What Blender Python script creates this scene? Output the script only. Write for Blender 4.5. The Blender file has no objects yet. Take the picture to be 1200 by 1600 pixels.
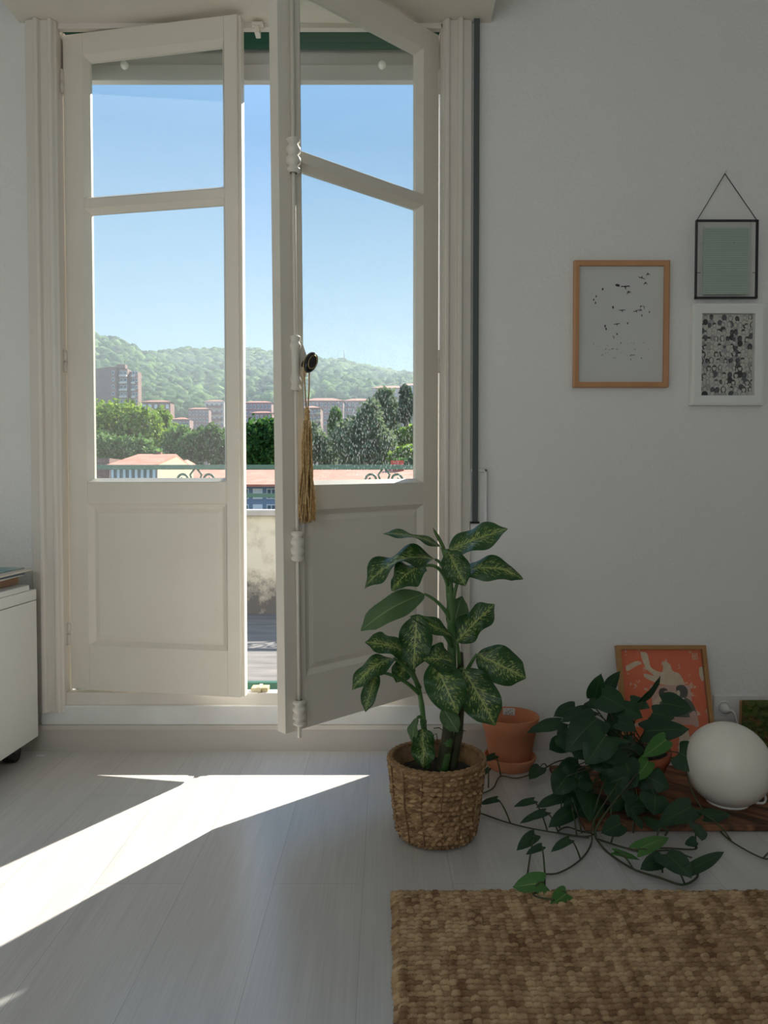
import bpy, math, random
import numpy as np
from mathutils import Vector, Matrix, noise as mnoise

random.seed(7); rng = np.random.default_rng(7)
S = bpy.context.scene
COL = S.collection

# ------------------------------------------------------------------ camera
F = 1160.0                       # focal length in pixels of the 1200x1600 frame
CAM = Vector((0.0, -2.4, 0.846))
PITCH = math.atan(35.0 / F)
cd = bpy.data.cameras.new('camera'); cam = bpy.data.objects.new('camera', cd); COL.objects.link(cam)
cd.sensor_fit = 'VERTICAL'; cd.sensor_height = 24.0; cd.lens = 24.0 * F / 1600.0
cd.clip_start = 0.02; cd.clip_end = 3000
cam.location = CAM; cam.rotation_euler = (math.pi / 2 - PITCH, 0, 0)
S.camera = cam

def ray(px, py):
    v = Vector(((px - 600) / F, (800 - py) / F, -1.0))
    return Matrix.Rotation(math.pi / 2 - PITCH, 3, 'X') @ v
def at(px, py, Y):
    d = ray(px, py); t = (Y - CAM.y) / d.y
    return CAM + d * t
def atz(px, py, z):
    d = ray(px, py); t = (z - CAM.z) / d.z
    return CAM + d * t

# ------------------------------------------------------------------ light
SUN_STRENGTH = 12.6
SKY_STRENGTH = 0.92
FILL_POWER = 14.5
sun = bpy.data.lights.new('sun', 'SUN'); so = bpy.data.objects.new('sun', sun); COL.objects.link(so)
sun.energy = SUN_STRENGTH; sun.angle = math.radians(0.55); sun.color = (1.0, 0.94, 0.86)
sd = Vector((-0.514, -0.857, -0.70)).normalized()
so.rotation_euler = sd.to_track_quat('-Z', 'Y').to_euler(); so.location = (20, 40, 40)

w = bpy.data.worlds.new('world'); S.world = w; w.use_nodes = True
nt = w.node_tree; nt.nodes.clear()
out = nt.nodes.new('ShaderNodeOutputWorld'); bg = nt.nodes.new('ShaderNodeBackground')
tc = nt.nodes.new('ShaderNodeTexCoord'); sp = nt.nodes.new('ShaderNodeSeparateXYZ'); rmp = nt.nodes.new('ShaderNodeValToRGB')
nt.links.new(tc.outputs['Generated'], sp.inputs[0]); nt.links.new(sp.outputs['Z'], rmp.inputs[0])
e = rmp.color_ramp.elements
e[0].position = 0.0; e[0].color = (0.52, 0.76, 0.93, 1)
e[1].position = 1.0; e[1].color = (0.40, 0.68, 1.2, 1)
a = e.new(0.68); a.color = (0.62, 1.0, 1.65, 1)
a = e.new(0.18); a.color = (0.48, 0.74, 0.96, 1)
a = e.new(0.42); a.color = (0.31, 0.57, 0.93, 1)
nt.links.new(rmp.outputs[0], bg.inputs[0]); bg.inputs[1].default_value = SKY_STRENGTH
nt.links.new(bg.outputs[0], out.inputs[0])

# added fill lamp behind the camera, set at a made-up window opening
al = bpy.data.lights.new('rear_fill_lamp', 'AREA'); ao = bpy.data.objects.new('rear_fill_lamp', al); COL.objects.link(ao)
al.shape = 'RECTANGLE'; al.size = 1.3; al.size_y = 1.3; al.energy = FILL_POWER; al.color = (1.0, 0.975, 0.92)
ao.location = (-0.9, -4.12, 1.6); ao.rotation_euler = (math.radians(90), 0, 0)

S.view_settings.view_transform = 'Standard'
try: S.view_settings.look = 'None'
except Exception: pass
S.view_settings.exposure = 0.0; S.view_settings.gamma = 1.0; S.view_settings.use_curve_mapping = False
S.cycles.use_denoising = True
S.cycles.max_bounces = 12; S.cycles.diffuse_bounces = 6; S.cycles.glossy_bounces = 4
S.cycles.transparent_max_bounces = 24; S.cycles.transmission_bounces = 6; S.cycles.volume_bounces = 0
S.cycles.caustics_reflective = False; S.cycles.caustics_refractive = False
S.cycles.sample_clamp_indirect = 6.0

# ------------------------------------------------------------------ helpers
def tag(o, label=None, cat=None, group=None, kind=None):
    if label: o['label'] = label
    if cat: o['category'] = cat
    if group: o['group'] = group
    if kind: o['kind'] = kind
    return o
def empty(name, loc=(0, 0, 0), rz=0.0):
    o = bpy.data.objects.new(name, None); COL.objects.link(o)
    o.location = loc; o.rotation_euler = (0, 0, rz); o.empty_display_size = 0.05
    return o
def thing(name, label, cat, loc=(0, 0, 0), rz=0.0, group=None):
    return tag(empty(name, loc, rz), label, cat, group)

def nodes(m):
    m.use_nodes = True
    return m.node_tree, m.node_tree.nodes.get('Principled BSDF')
def N(nt, t, **kw):
    n = nt.nodes.new(t)
    for k, v in kw.items():
        if k in n.inputs.keys() if isinstance(k, str) else False: n.inputs[k].default_value = v
        else: setattr(n, k, v)
    return n
def L(nt, a, b): nt.links.new(a, b)
MATS = {}
def mat(name, col, rough=0.6, var=None, vscale=8.0, stretch=(1, 1, 1), bump=0.0, bscale=200.0, spec=0.5, metal=0.0, bdist=0.002, translucent=0.0, coord='Object'):
    """plain surface with optional colour noise towards `var` and a noise bump"""
    if name in MATS: return MATS[name]
    m = bpy.data.materials.new(name); nt, b = nodes(m)
    b.inputs['Base Color'].default_value = (*col, 1); b.inputs['Roughness'].default_value = rough
    b.inputs['Specular IOR Level'].default_value = spec; b.inputs['Metallic'].default_value = metal
    if var or bump:
        tc = nt.nodes.new('ShaderNodeTexCoord'); mp = nt.nodes.new('ShaderNodeMapping')
        mp.inputs['Scale'].default_value = stretch
        L(nt, tc.outputs[coord], mp.inputs[0])
    if var:
        n = N(nt, 'ShaderNodeTexNoise'); n.inputs['Scale'].default_value = vscale; n.inputs['Detail'].default_value = 5
        L(nt, mp.outputs[0], n.inputs['Vector'])
        r = nt.nodes.new('ShaderNodeValToRGB'); r.color_ramp.elements[0].position = .35; r.color_ramp.elements[1].position = .68
        r.color_ramp.elements[0].color = (*col, 1); r.color_ramp.elements[1].color = (*var, 1)
        L(nt, n.outputs['Fac'], r.inputs[0]); L(nt, r.outputs[0], b.inputs['Base Color'])
    if bump:
        n2 = N(nt, 'ShaderNodeTexNoise'); n2.inputs['Scale'].default_value = bscale; n2.inputs['Detail'].default_value = 3
        L(nt, mp.outputs[0], n2.inputs['Vector'])
        bp = nt.nodes.new('ShaderNodeBump'); bp.inputs['Strength'].default_value = bump; bp.inputs['Distance'].default_value = bdist
        L(nt, n2.outputs['Fac'], bp.inputs['Height']); L(nt, bp.outputs[0], b.inputs['Normal'])
    if translucent:
        o = nt.nodes['Material Output']; tr = nt.nodes.new('ShaderNodeBsdfTranslucent'); mx = nt.nodes.new('ShaderNodeMixShader')
        mx.inputs[0].default_value = translucent
        if var: L(nt, r.outputs[0], tr.inputs[0])
        else: tr.inputs[0].default_value = (*col, 1)
        L(nt, b.outputs[0], mx.inputs[1]); L(nt, tr.outputs[0], mx.inputs[2]); L(nt, mx.outputs[0], o.inputs[0])
    MATS[name] = m
    return m

class MB:
    """collects geometry for ONE mesh object"""
    def __init__(s): s.v = []; s.f = []; s.mi = []; s.uv = []; s.sm = []; s.M = None; s.shear = None
    def add(s, vs, fs, m=0, uv=None, smooth=False):
        o = len(s.v)
        for p in vs:
            p = Vector(p)
            s.v.append(s.M @ p if s.M else p)
        for i, f in enumerate(fs):
            s.f.append([o + k for k in f]); s.mi.append(m); s.sm.append(smooth)
            s.uv.append([uv[k] for k in f] if uv else None)
        return s
    def box(s, x0, x1, y0, y1, z0, z1, m=0):
        x0, x1 = min(x0, x1), max(x0, x1); y0, y1 = min(y0, y1), max(y0, y1); z0, z1 = min(z0, z1), max(z0, z1)
        vs = [(x0, y0, z0), (x1, y0, z0), (x1, y1, z0), (x0, y1, z0), (x0, y0, z1), (x1, y0, z1), (x1, y1, z1), (x0, y1, z1)]
        return s.add(vs, [(0, 3, 2, 1), (4, 5, 6, 7), (0, 1, 5, 4), (1, 2, 6, 5), (2, 3, 7, 6), (3, 0, 4, 7)], m)
    def tube(s, pts, r, n=8, m=0, cap=True, closed=False):
        pts = [Vector(p) for p in pts]; rs = r if isinstance(r, (list, tuple)) else [r] * len(pts)
        vs = []; up = None
        for i, p in enumerate(pts):
            if closed: t = pts[(i + 1) % len(pts)] - pts[i - 1]
            else: t = pts[min(i + 1, len(pts) - 1)] - pts[max(i - 1, 0)]
            t = t.normalized() if t.length > 1e-9 else Vector((0, 0, 1))
            if up is None: up = t.orthogonal().normalized()
            a = (up - t * up.dot(t)); a = a.normalized() if a.length > 1e-6 else t.orthogonal().normalized(); up = a
            b = t.cross(a)
            for k in range(n):
                an = 2 * math.pi * k / n
                vs.append(p + (a * math.cos(an) + b * math.sin(an)) * rs[i])
        fs = []; R = len(pts)
        for i in range(R if closed else R - 1):
            j = (i + 1) % R
            for k in range(n): fs.append((i * n + k, i * n + (k + 1) % n, j * n + (k + 1) % n, j * n + k))
        if cap and not closed: fs += [tuple(reversed(range(n))), tuple(range((R - 1) * n, R * n))]
        return s.add(vs, fs, m, smooth=True)
    def lathe(s, prof, n=48, m=0, c=(0, 0, 0), smooth=True):
        vs = []
        for r, z in prof:
            for k in range(n):
                an = 2 * math.pi * k / n; vs.append((c[0] + r * math.cos(an), c[1] + r * math.sin(an), c[2] + z))
        fs = []
        for i in range(len(prof) - 1):
            for k in range(n): fs.append((i * n + k, i * n + (k + 1) % n, (i + 1) * n + (k + 1) % n, (i + 1) * n + k))
        return s.add(vs, fs, m, smooth=smooth)
    def extrude_z(s, prof, z0, z1, m=0):
        n = len(prof); vs = [(x, y, z0) for x, y in prof] + [(x, y, z1) for x, y in prof]
        fs = [(k, (k + 1) % n, n + (k + 1) % n, n + k) for k in range(n)] + [tuple(reversed(range(n))), tuple(range(n, 2 * n))]
        return s.add(vs, fs, m)
    def extrude_x(s, prof, x0, x1, m=0):          # prof in (y, z)
        n = len(prof); vs = [(x0, y, z) for y, z in prof] + [(x1, y, z) for y, z in prof]
        fs = [(k, (k + 1) % n, n + (k + 1) % n, n + k) for k in range(n)] + [tuple(reversed(range(n))), tuple(range(n, 2 * n))]
        return s.add(vs, fs, m)
    def ring(s, o, i, yo, yi, m=0):               # rectangles (x0,x1,z0,z1) joined by four mitred slopes
        P = lambda r, y: [(r[0], y, r[2]), (r[1], y, r[2]), (r[1], y, r[3]), (r[0], y, r[3])]
        vs = P(o, yo) + P(i, yi)
        return s.add(vs, [(k, (k + 1) % 4, 4 + (k + 1) % 4, 4 + k) for k in range(4)], m)
    def build(s, name, mats, parent=None, bevel=0.0, bseg=2, fixn=True, weld=False):
        me = bpy.data.meshes.new(name)
        vs = [tuple(p) for p in s.v]
        if s.shear: vs = [s.shear(p) for p in vs]
        me.from_pydata(vs, [], s.f)
        if not isinstance(mats, (list, tuple)): mats = [mats]
        for m in mats: me.materials.append(m)
        me.polygons.foreach_set('material_index', s.mi); me.polygons.foreach_set('use_smooth', s.sm)
        if any(u is not None for u in s.uv):
            ul = me.uv_layers.new(name='UVMap'); flat = []
            for f, u in zip(s.f, s.uv):
                for k in range(len(f)): flat += list(u[k]) if u else [0, 0]
            ul.data.foreach_set('uv', flat)
        me.update()
        if fixn:
            import bmesh
            bm = bmesh.new(); bm.from_mesh(me)
            if weld: bmesh.ops.remove_doubles(bm, verts=bm.verts, dist=1e-5)
            bmesh.ops.recalc_face_normals(bm, faces=bm.faces); bm.to_mesh(me); bm.free()
        o = bpy.data.objects.new(name, me); COL.objects.link(o)
        if parent: o.parent = parent
        if bevel:
            b = o.modifiers.new('bevel', 'BEVEL'); b.width = bevel; b.segments = bseg; b.limit_method = 'ANGLE'; b.angle_limit = math.radians(40)
        return o
def npmesh(name, V, Fq, m, parent=None, smooth=True):
    me = bpy.data.meshes.new(name); me.from_pydata(V.tolist() if hasattr(V, 'tolist') else V, [], Fq.tolist() if hasattr(Fq, 'tolist') else Fq)
    for x in (m if isinstance(m, (list, tuple)) else [m]): me.materials.append(x)
    me.polygons.foreach_set('use_smooth', [smooth] * len(me.polygons)); me.update()
    o = bpy.data.objects.new(name, me); COL.objects.link(o)
    if parent: o.parent = parent
    return o
def gridfaces(nr, nc, wrap=False):
    i, j = np.meshgrid(np.arange(nr - 1), np.arange(nc if wrap else nc - 1), indexing='ij'); i = i.ravel(); j = j.ravel(); k = (j + 1) % nc
    return np.stack([i * nc + j, i * nc + k, (i + 1) * nc + k, (i + 1) * nc + j], 1)
def bez(a, b, c, n=10):
    return [a * (1 - t) ** 2 + b * 2 * t * (1 - t) + c * t * t for t in [k / n for k in range(n + 1)]]
def spline(P, n=8):
    P = [Vector(p) for p in P]; Q = [P[0] * 2 - P[1]] + P + [P[-1] * 2 - P[-2]]; R = []
    for i in range(1, len(Q) - 2):
        for k in range(n):
            t = k / n; p0, p1, p2, p3 = Q[i - 1:i + 3]
            R.append(0.5 * ((2 * p1) + (p2 - p0) * t + (2 * p0 - 5 * p1 + 4 * p2 - p3) * t * t + (3 * p1 - p0 - 3 * p2 + p3) * t ** 3))
    return R + [P[-1]]

# ------------------------------------------------------------------ materials
def glass_mat(name, dust, film, tint=(.96, .985, .97)):
    m = bpy.data.materials.new(name); m.use_nodes = True; nt = m.node_tree; nt.nodes.clear()
    o = nt.nodes.new('ShaderNodeOutputMaterial'); tr = nt.nodes.new('ShaderNodeBsdfTransparent'); gl = nt.nodes.new('ShaderNodeBsdfGlossy')
    tr.inputs[0].default_value = (*tint, 1); gl.inputs['Roughness'].default_value = 0.0
    fr = nt.nodes.new('ShaderNodeFresnel'); ge = nt.nodes.new('ShaderNodeNewGeometry'); ior = nt.nodes.new('ShaderNodeMapRange'); ior.inputs[3].default_value = 1.45; ior.inputs[4].default_value = 1 / 1.45; L(nt, ge.outputs['Backfacing'], ior.inputs[0]); L(nt, ior.outputs[0], fr.inputs[0])
    mx = nt.nodes.new('ShaderNodeMixShader'); L(nt, fr.outputs[0], mx.inputs[0]); L(nt, tr.outputs[0], mx.inputs[1]); L(nt, gl.outputs[0], mx.inputs[2])
    tl = nt.nodes.new('ShaderNodeBsdfTranslucent'); tl.inputs[0].default_value = (.8, .8, .78, 1)
    tcn = nt.nodes.new('ShaderNodeTexCoord'); vo = nt.nodes.new('ShaderNodeTexVoronoi'); vo.inputs['Scale'].default_value = 150
    mp = nt.nodes.new('ShaderNodeMapping'); mp.inputs['Scale'].default_value = (1, 1, .45); L(nt, tcn.outputs['Object'], mp.inputs[0]); L(nt, mp.outputs[0], vo.inputs['Vector'])
    nz = nt.nodes.new('ShaderNodeTexNoise'); nz.inputs['Scale'].default_value = 6; L(nt, tcn.outputs['Object'], nz.inputs['Vector'])
    lt = N(nt, 'ShaderNodeMapRange'); lt.inputs[1].default_value = .34; lt.inputs[2].default_value = .0; lt.inputs[3].default_value = 0; lt.inputs[4].default_value = dust
    L(nt, vo.outputs['Distance'], lt.inputs[0])
    # dried splashes sit on the lower part of the pane
    sx = nt.nodes.new('ShaderNodeSeparateXYZ'); L(nt, tcn.outputs['Object'], sx.inputs[0])
    zr = N(nt, 'ShaderNodeMapRange'); zr.inputs[1].default_value = 1.45; zr.inputs[2].default_value = .95; zr.inputs[3].default_value = .0; zr.inputs[4].default_value = 1; L(nt, sx.outputs['Z'], zr.inputs[0])
    mu = N(nt, 'ShaderNodeMath', operation='MULTIPLY'); L(nt, lt.outputs[0], mu.inputs[0]); L(nt, zr.outputs[0], mu.inputs[1])
    mu2 = N(nt, 'ShaderNodeMath', operation='MULTIPLY'); L(nt, mu.outputs[0], mu2.inputs[0]); L(nt, nz.outputs['Fac'], mu2.inputs[1])
    ad = N(nt, 'ShaderNodeMath', operation='ADD'); L(nt, mu2.outputs[0], ad.inputs[0]); ad.inputs[1].default_value = film
    mx2 = nt.nodes.new('ShaderNodeMixShader'); L(nt, ad.outputs[0], mx2.inputs[0]); L(nt, mx.outputs[0], mx2.inputs[1]); L(nt, tl.outputs[0], mx2.inputs[2])
    L(nt, mx2.outputs[0], o.inputs[0]); return m
M_glass_dusty = glass_mat('dusty_glass', 1.15, .012)
M_glass = glass_mat('clear_glass', .12, .018)
M_picglass = glass_mat('picture_glass', 0.0, 0.0, (.985, .985, .98))

M_wall = mat('wall_paint', (.775, .775, .755), .75, var=(.80, .80, .78), vscale=2, bump=.55, bscale=85, bdist=.0045)
M_cream = mat('cream_gloss_paint', (.755, .71, .62), .38, var=(.785, .745, .66), vscale=5, bump=.12, bscale=28, bdist=.004)
M_trim = mat('cream_trim_paint', (.70, .655, .59), .42, var=(.73, .69, .63), vscale=6, bump=.1, bscale=30, bdist=.004)
M_soffit = mat('soffit_paint', (.72, .68, .60), .7)
M_sill = mat('white_sill_paint', (.76, .765, .75), .4, var=(.70, .69, .66), vscale=9, bump=.1, bscale=60)
M_base = mat('baseboard_wood', (.56, .525, .48), .5, var=(.50, .465, .42), vscale=14, stretch=(.15, 1, 1), bump=.1, bscale=80)
M_ceil = mat('ceiling_paint', (.80, .80, .78), .8)
M_white = mat('white_lacquer', (.78, .79, .76), .35)
M_plastic = mat('white_plastic', (.78, .78, .76), .3)
M_black = mat('black_enamel', (.012, .012, .013), .22)
M_blackm = mat('black_metal', (.018, .018, .022), .45)
M_brass = mat('old_brass', (.55, .46, .22), .45, metal=.5, var=(.62, .58, .45), vscale=60)
M_gold = mat('gold_line', (.75, .58, .25), .3, metal=1.0)
M_green = mat('green_paint', (.02, .10, .065), .45)
M_greenrail = mat('green_iron', (.05, .12, .085), .5)
M_alu = mat('grey_shutter', (.50, .50, .49), .5)
M_strap = mat('grey_strap', (.085, .10, .10), .8, bump=.3, bscale=600, bdist=.0006)
M_dark = mat('dark_gap', (.02, .02, .022), .8)
M_terra = mat('terracotta', (.56, .20, .095), .75, var=(.62, .25, .13), vscale=9, bump=.15, bscale=180)
M_terra2 = mat('dark_terracotta', (.42, .11, .045), .75, var=(.36, .09, .04), vscale=9)
M_soil = mat('soil', (.018, .013, .009), .95, var=(.05, .035, .022), vscale=60, bump=1, bscale=120, bdist=.006)
M_birch = mat('birch_wood', (.58, .31, .155), .45, var=(.50, .24, .11), vscale=7, stretch=(1, 1, .3))
M_oak = mat('oak_wood', (.42, .22, .075), .5, var=(.36, .18, .06), vscale=9)
M_paper = mat('white_paper', (.74, .75, .74), .7)
M_ink = mat('ink', (.03, .03, .032), .8)
M_inkgrey = mat('grey_ink', (.22, .22, .22), .8)
M_jute = mat('jute_cord', (.58, .40, .18), .8, var=(.30, .17, .065), vscale=160)
M_globe = mat('opal_glass', (.80, .77, .69), .34, spec=.4)
M_stem = mat('green_stem', (.045, .13, .03), .4, var=(.10, .2, .06), vscale=30)
M_cane = mat('dark_cane', (.035, .05, .018), .55, var=(.07, .06, .03), vscale=40)
M_vine = mat('dark_vine', (.03, .06, .018), .5, var=(.06, .045, .02), vscale=50)

def wood_floor():
    m = bpy.data.materials.new('pale_oak_planks'); nt, b = nodes(m)
    tc = nt.nodes.new('ShaderNodeTexCoord')
    mp = nt.nodes.new('ShaderNodeMapping'); mp.inputs['Rotation'].default_value = (0, 0, math.radians(90)); mp.inputs['Location'].default_value = (0.42, 0.045, 0)
    L(nt, tc.outputs['Object'], mp.inputs[0])
    br = nt.nodes.new('ShaderNodeTexBrick'); br.offset = .37; br.inputs['Scale'].default_value = 1.0
    br.inputs['Brick Width'].default_value = 1.25; br.inputs['Row Height'].default_value = .192
    br.inputs['Mortar Size'].default_value = .0008; br.inputs['Mortar Smooth'].default_value = .2; br.inputs['Bias'].default_value = 0
    br.inputs['Color1'].default_value = (.505, .49, .47, 1); br.inputs['Color2'].default_value = (.55, .535, .515, 1); br.inputs['Mortar'].default_value = (.37, .355, .34, 1)
    L(nt, mp.outputs[0], br.inputs['Vector'])
    mp2 = nt.nodes.new('ShaderNodeMapping'); mp2.inputs['Scale'].default_value = (9, .9, 1); L(nt, tc.outputs['Object'], mp2.inputs[0])
    n1 = nt.nodes.new('ShaderNodeTexNoise'); n1.inputs['Scale'].default_value = 2; n1.inputs['Detail'].default_value = 3; n1.inputs['Distortion'].default_value = 1.0; L(nt, mp2.outputs[0], n1.inputs['Vector'])
    mp3 = nt.nodes.new('ShaderNodeMapping'); mp3.inputs['Scale'].default_value = (60, 1.2, 1); L(nt, tc.outputs['Object'], mp3.inputs[0])
    n2 = nt.nodes.new('ShaderNodeTexNoise'); n2.inputs['Scale'].default_value = 4; n2.inputs['Detail'].default_value = 2; L(nt, mp3.outputs[0], n2.inputs['Vector'])
    r1 = nt.nodes.new('ShaderNodeMapRange'); r1.inputs[1].default_value = .3; r1.inputs[2].default_value = .7; r1.inputs[3].default_value = .93; r1.inputs[4].default_value = 1.04; L(nt, n1.outputs['Fac'], r1.inputs[0])
    r2 = nt.nodes.new('ShaderNodeMapRange'); r2.inputs[1].default_value = .3; r2.inputs[2].default_value = .7; r2.inputs[3].default_value = .93; r2.inputs[4].default_value = 1.05; L(nt, n2.outputs['Fac'], r2.inputs[0])
    mu = N(nt, 'ShaderNodeMath', operation='MULTIPLY'); L(nt, r1.outputs[0], mu.inputs[0]); L(nt, r2.outputs[0], mu.inputs[1])
    vm = nt.nodes.new('ShaderNodeVectorMath'); vm.operation = 'SCALE'; L(nt, br.outputs['Color'], vm.inputs[0]); L(nt, mu.outputs[0], vm.inputs['Scale'])
    L(nt, vm.outputs[0], b.inputs['Base Color'])
    b.inputs['Specular IOR Level'].default_value = .9
    rr = nt.nodes.new('ShaderNodeMapRange'); rr.inputs[3].default_value = .24; rr.inputs[4].default_value = .33; L(nt, n2.outputs['Fac'], rr.inputs[0]); b.inputs['Roughness'].default_value = .28
    bp = nt.nodes.new('ShaderNodeBump'); bp.inputs['Strength'].default_value = .25; bp.inputs['Distance'].default_value = .0015; bp.invert = True
    L(nt, br.outputs['Fac'], bp.inputs['Height'])
    L(nt, bp.outputs[0], b.inputs['Normal'])
    return m
M_floor = wood_floor()

# ------------------------------------------------------------------ room shell
XL, XR, YF, ZC = -1.8, 1.85, -4.0, 2.78
WT = 0.14                                     # thickness of the door wall
def struct(name, mb, m, parent=None, **k):
    o = mb.build(name, m, parent, **k)
    if not parent: o['kind'] = 'structure'
    return o
struct('floor', MB().box(XL - .1, XR + .1, YF - .1, WT, -.06, 0), M_floor)
struct('ceiling', MB().box(XL - .1, XR + .1, YF - .1, WT, ZC, ZC + .08), M_ceil)
struct('wall_left', MB().box(XL - .1, XL, YF, WT, 0, ZC), M_wall)
struct('wall_right', MB().box(XR, XR + .1, YF, WT, 0, ZC), M_wall)
OX0, OX1, OZ0, OZ1 = -1.10, 0.25, 0.10, 2.42   # rough opening (the frame and the trim cover its edges)
b = MB(); b.box(XL, OX0, 0, WT, 0, ZC).box(OX1, XR, 0, WT, 0, ZC).box(OX0, OX1, 0, WT, OZ1, ZC).box(OX0, OX1, 0, WT, 0, OZ0)
struct('wall_back', b, M_wall)
b = MB(); b.box(XL, -1.6, YF - .1, YF, 0, ZC).box(-.2, XR, YF - .1, YF, 0, ZC).box(-1.6, -.2, YF - .1, YF, 0, .9).box(-1.6, -.2, YF - .1, YF, 2.3, ZC)
struct('wall_front', b, M_wall)
b = MB(); b.box(-1.6, -1.55, YF - .08, YF - .02, .9, 2.3).box(-.25, -.2, YF - .08, YF - .02, .9, 2.3).box(-1.6, -.2, YF - .08, YF - .02, .9, .95).box(-1.6, -.2, YF - .08, YF - .02, 2.25, 2.3)
b.box(-.925, -.875, YF - .08, YF - .02, .9, 2.3)
struct('added_window_1', b, M_white)  # unseen window frame, added around the opening for the fill lamp
SX0, SX1, SZ = at(31, 38, 0).x, at(766, 34, 0).x, at(400, 36, 0).z
struct('trim_1', MB().box(SX0, SX1, -.36, 0, SZ, ZC), M_soffit)['label'] = 'cream boxed-in soffit over the double doors'
# baseboard and white ledge
zb = at(300, 1134, -.02).z
b = MB(); b.extrude_x([(0, 0), (-.022, 0), (-.022, zb - .012), (-.014, zb), (0, zb)], XL, XR)
struct('baseboard_back', b, M_base)
zl = at(300, 1103, -.012).z
b = MB(); b.box(at(66, 1110, 0).x, at(700, 1110, 0).x, -.012, .03, zb, zl)
struct('trim_2', b, M_sill, bevel=.003)
# moulded casings
def casing(name, x0, x1, flip):
    Wd = x1 - x0; pr = [(0, 0), (0, -.016), (.30, -.020), (.33, -.032), (.46, -.032), (.52, -.018), (.74, -.018), (.78, -.028), (.90, -.028), (.95, -.014), (1, -.012), (1, 0)]
    if flip: pr = [(1 - x, y) for x, y in reversed(pr)]
    return struct(name, MB().extrude_z([(x0 + x * Wd, y) for x, y in pr], at(70, 1115, -.03).z, SZ), M_trim, bevel=.0025)
casing('trim_3', at(50, 600, 0).x, at(97, 600, 0).x, False)
casing('trim_4', at(690, 600, 0).x, at(735, 600, 0).x, True)

# ------------------------------------------------------------------ double door
HL = Vector((at(104, 560, .03).x, .03, 0)); HR = Vector((at(685, 560, .03).x, .03, 0))
FL = at(376, 1090, -.077); FR = at(446, 1139, -.385)
zlT, zlB = at(97, 55, .03).z, at(110, 1076, .03).z
ZG1T, ZG1B, ZG2T, ZG2B = at(133, 92, .018).z, at(133, 304, .018).z, at(133, 332, .018).z, at(145, 747, .018).z
ZPT, ZPB = at(140, 789, .016).z, at(140, 1006, .016).z
# fixed frame around the doors
b = MB()
b.box(OX0, HL.x - .006, .0, WT - .03, zl, SZ).box(HR.x + .0035, OX1, .0, .05, zl, SZ).box(OX0, HL.x - .002, .05, .078, zl, SZ)
b.box(OX0, OX1, .0, .022, zlT + .004, OZ1)
b.box(HL.x - .006, HR.x + .008, 0.0, .044, zl - .02, zlB - .006).box(HR.x + .002, OX1, .05, .07, zl, SZ)
fr = struct('trim_5', b, M_trim, bevel=.002)
fr['label'] = 'cream fixed frame of the double doors'
kx = at(403, 40, -.01)
b = MB(); b.box(kx.x - .017, kx.x + .017, -.012, .0, kx.z - .012, kx.z + .014).tube([(kx.x - .018, -.016, kx.z), (kx.x + .018, -.016, kx.z)], .008, 10)
b.box(kx.x - .008, kx.x + .008, -.03, 0, kx.z - .035, kx.z - .012)
b.build('bolt_keeper', M_cream, fr, bevel=.002)
k2 = at(407, 1085, .03)
b = MB(); b.box(k2.x - .028, k2.x - .006, .01, .05, zlB - .006, zlB + .008).box(k2.x + .006, k2.x + .028, .01, .05, zlB - .006, zlB + .008).box(k2.x - .006, k2.x + .006, .0, .05, zlB - .006, zlB + .012)
b.build('threshold_keeper', M_brass, fr, bevel=.002)
g = MB().box(OX0, OX1, .085, .11, .15, at(400, 1066, .09).z)
g.build('green_threshold', M_green, fr)

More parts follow.
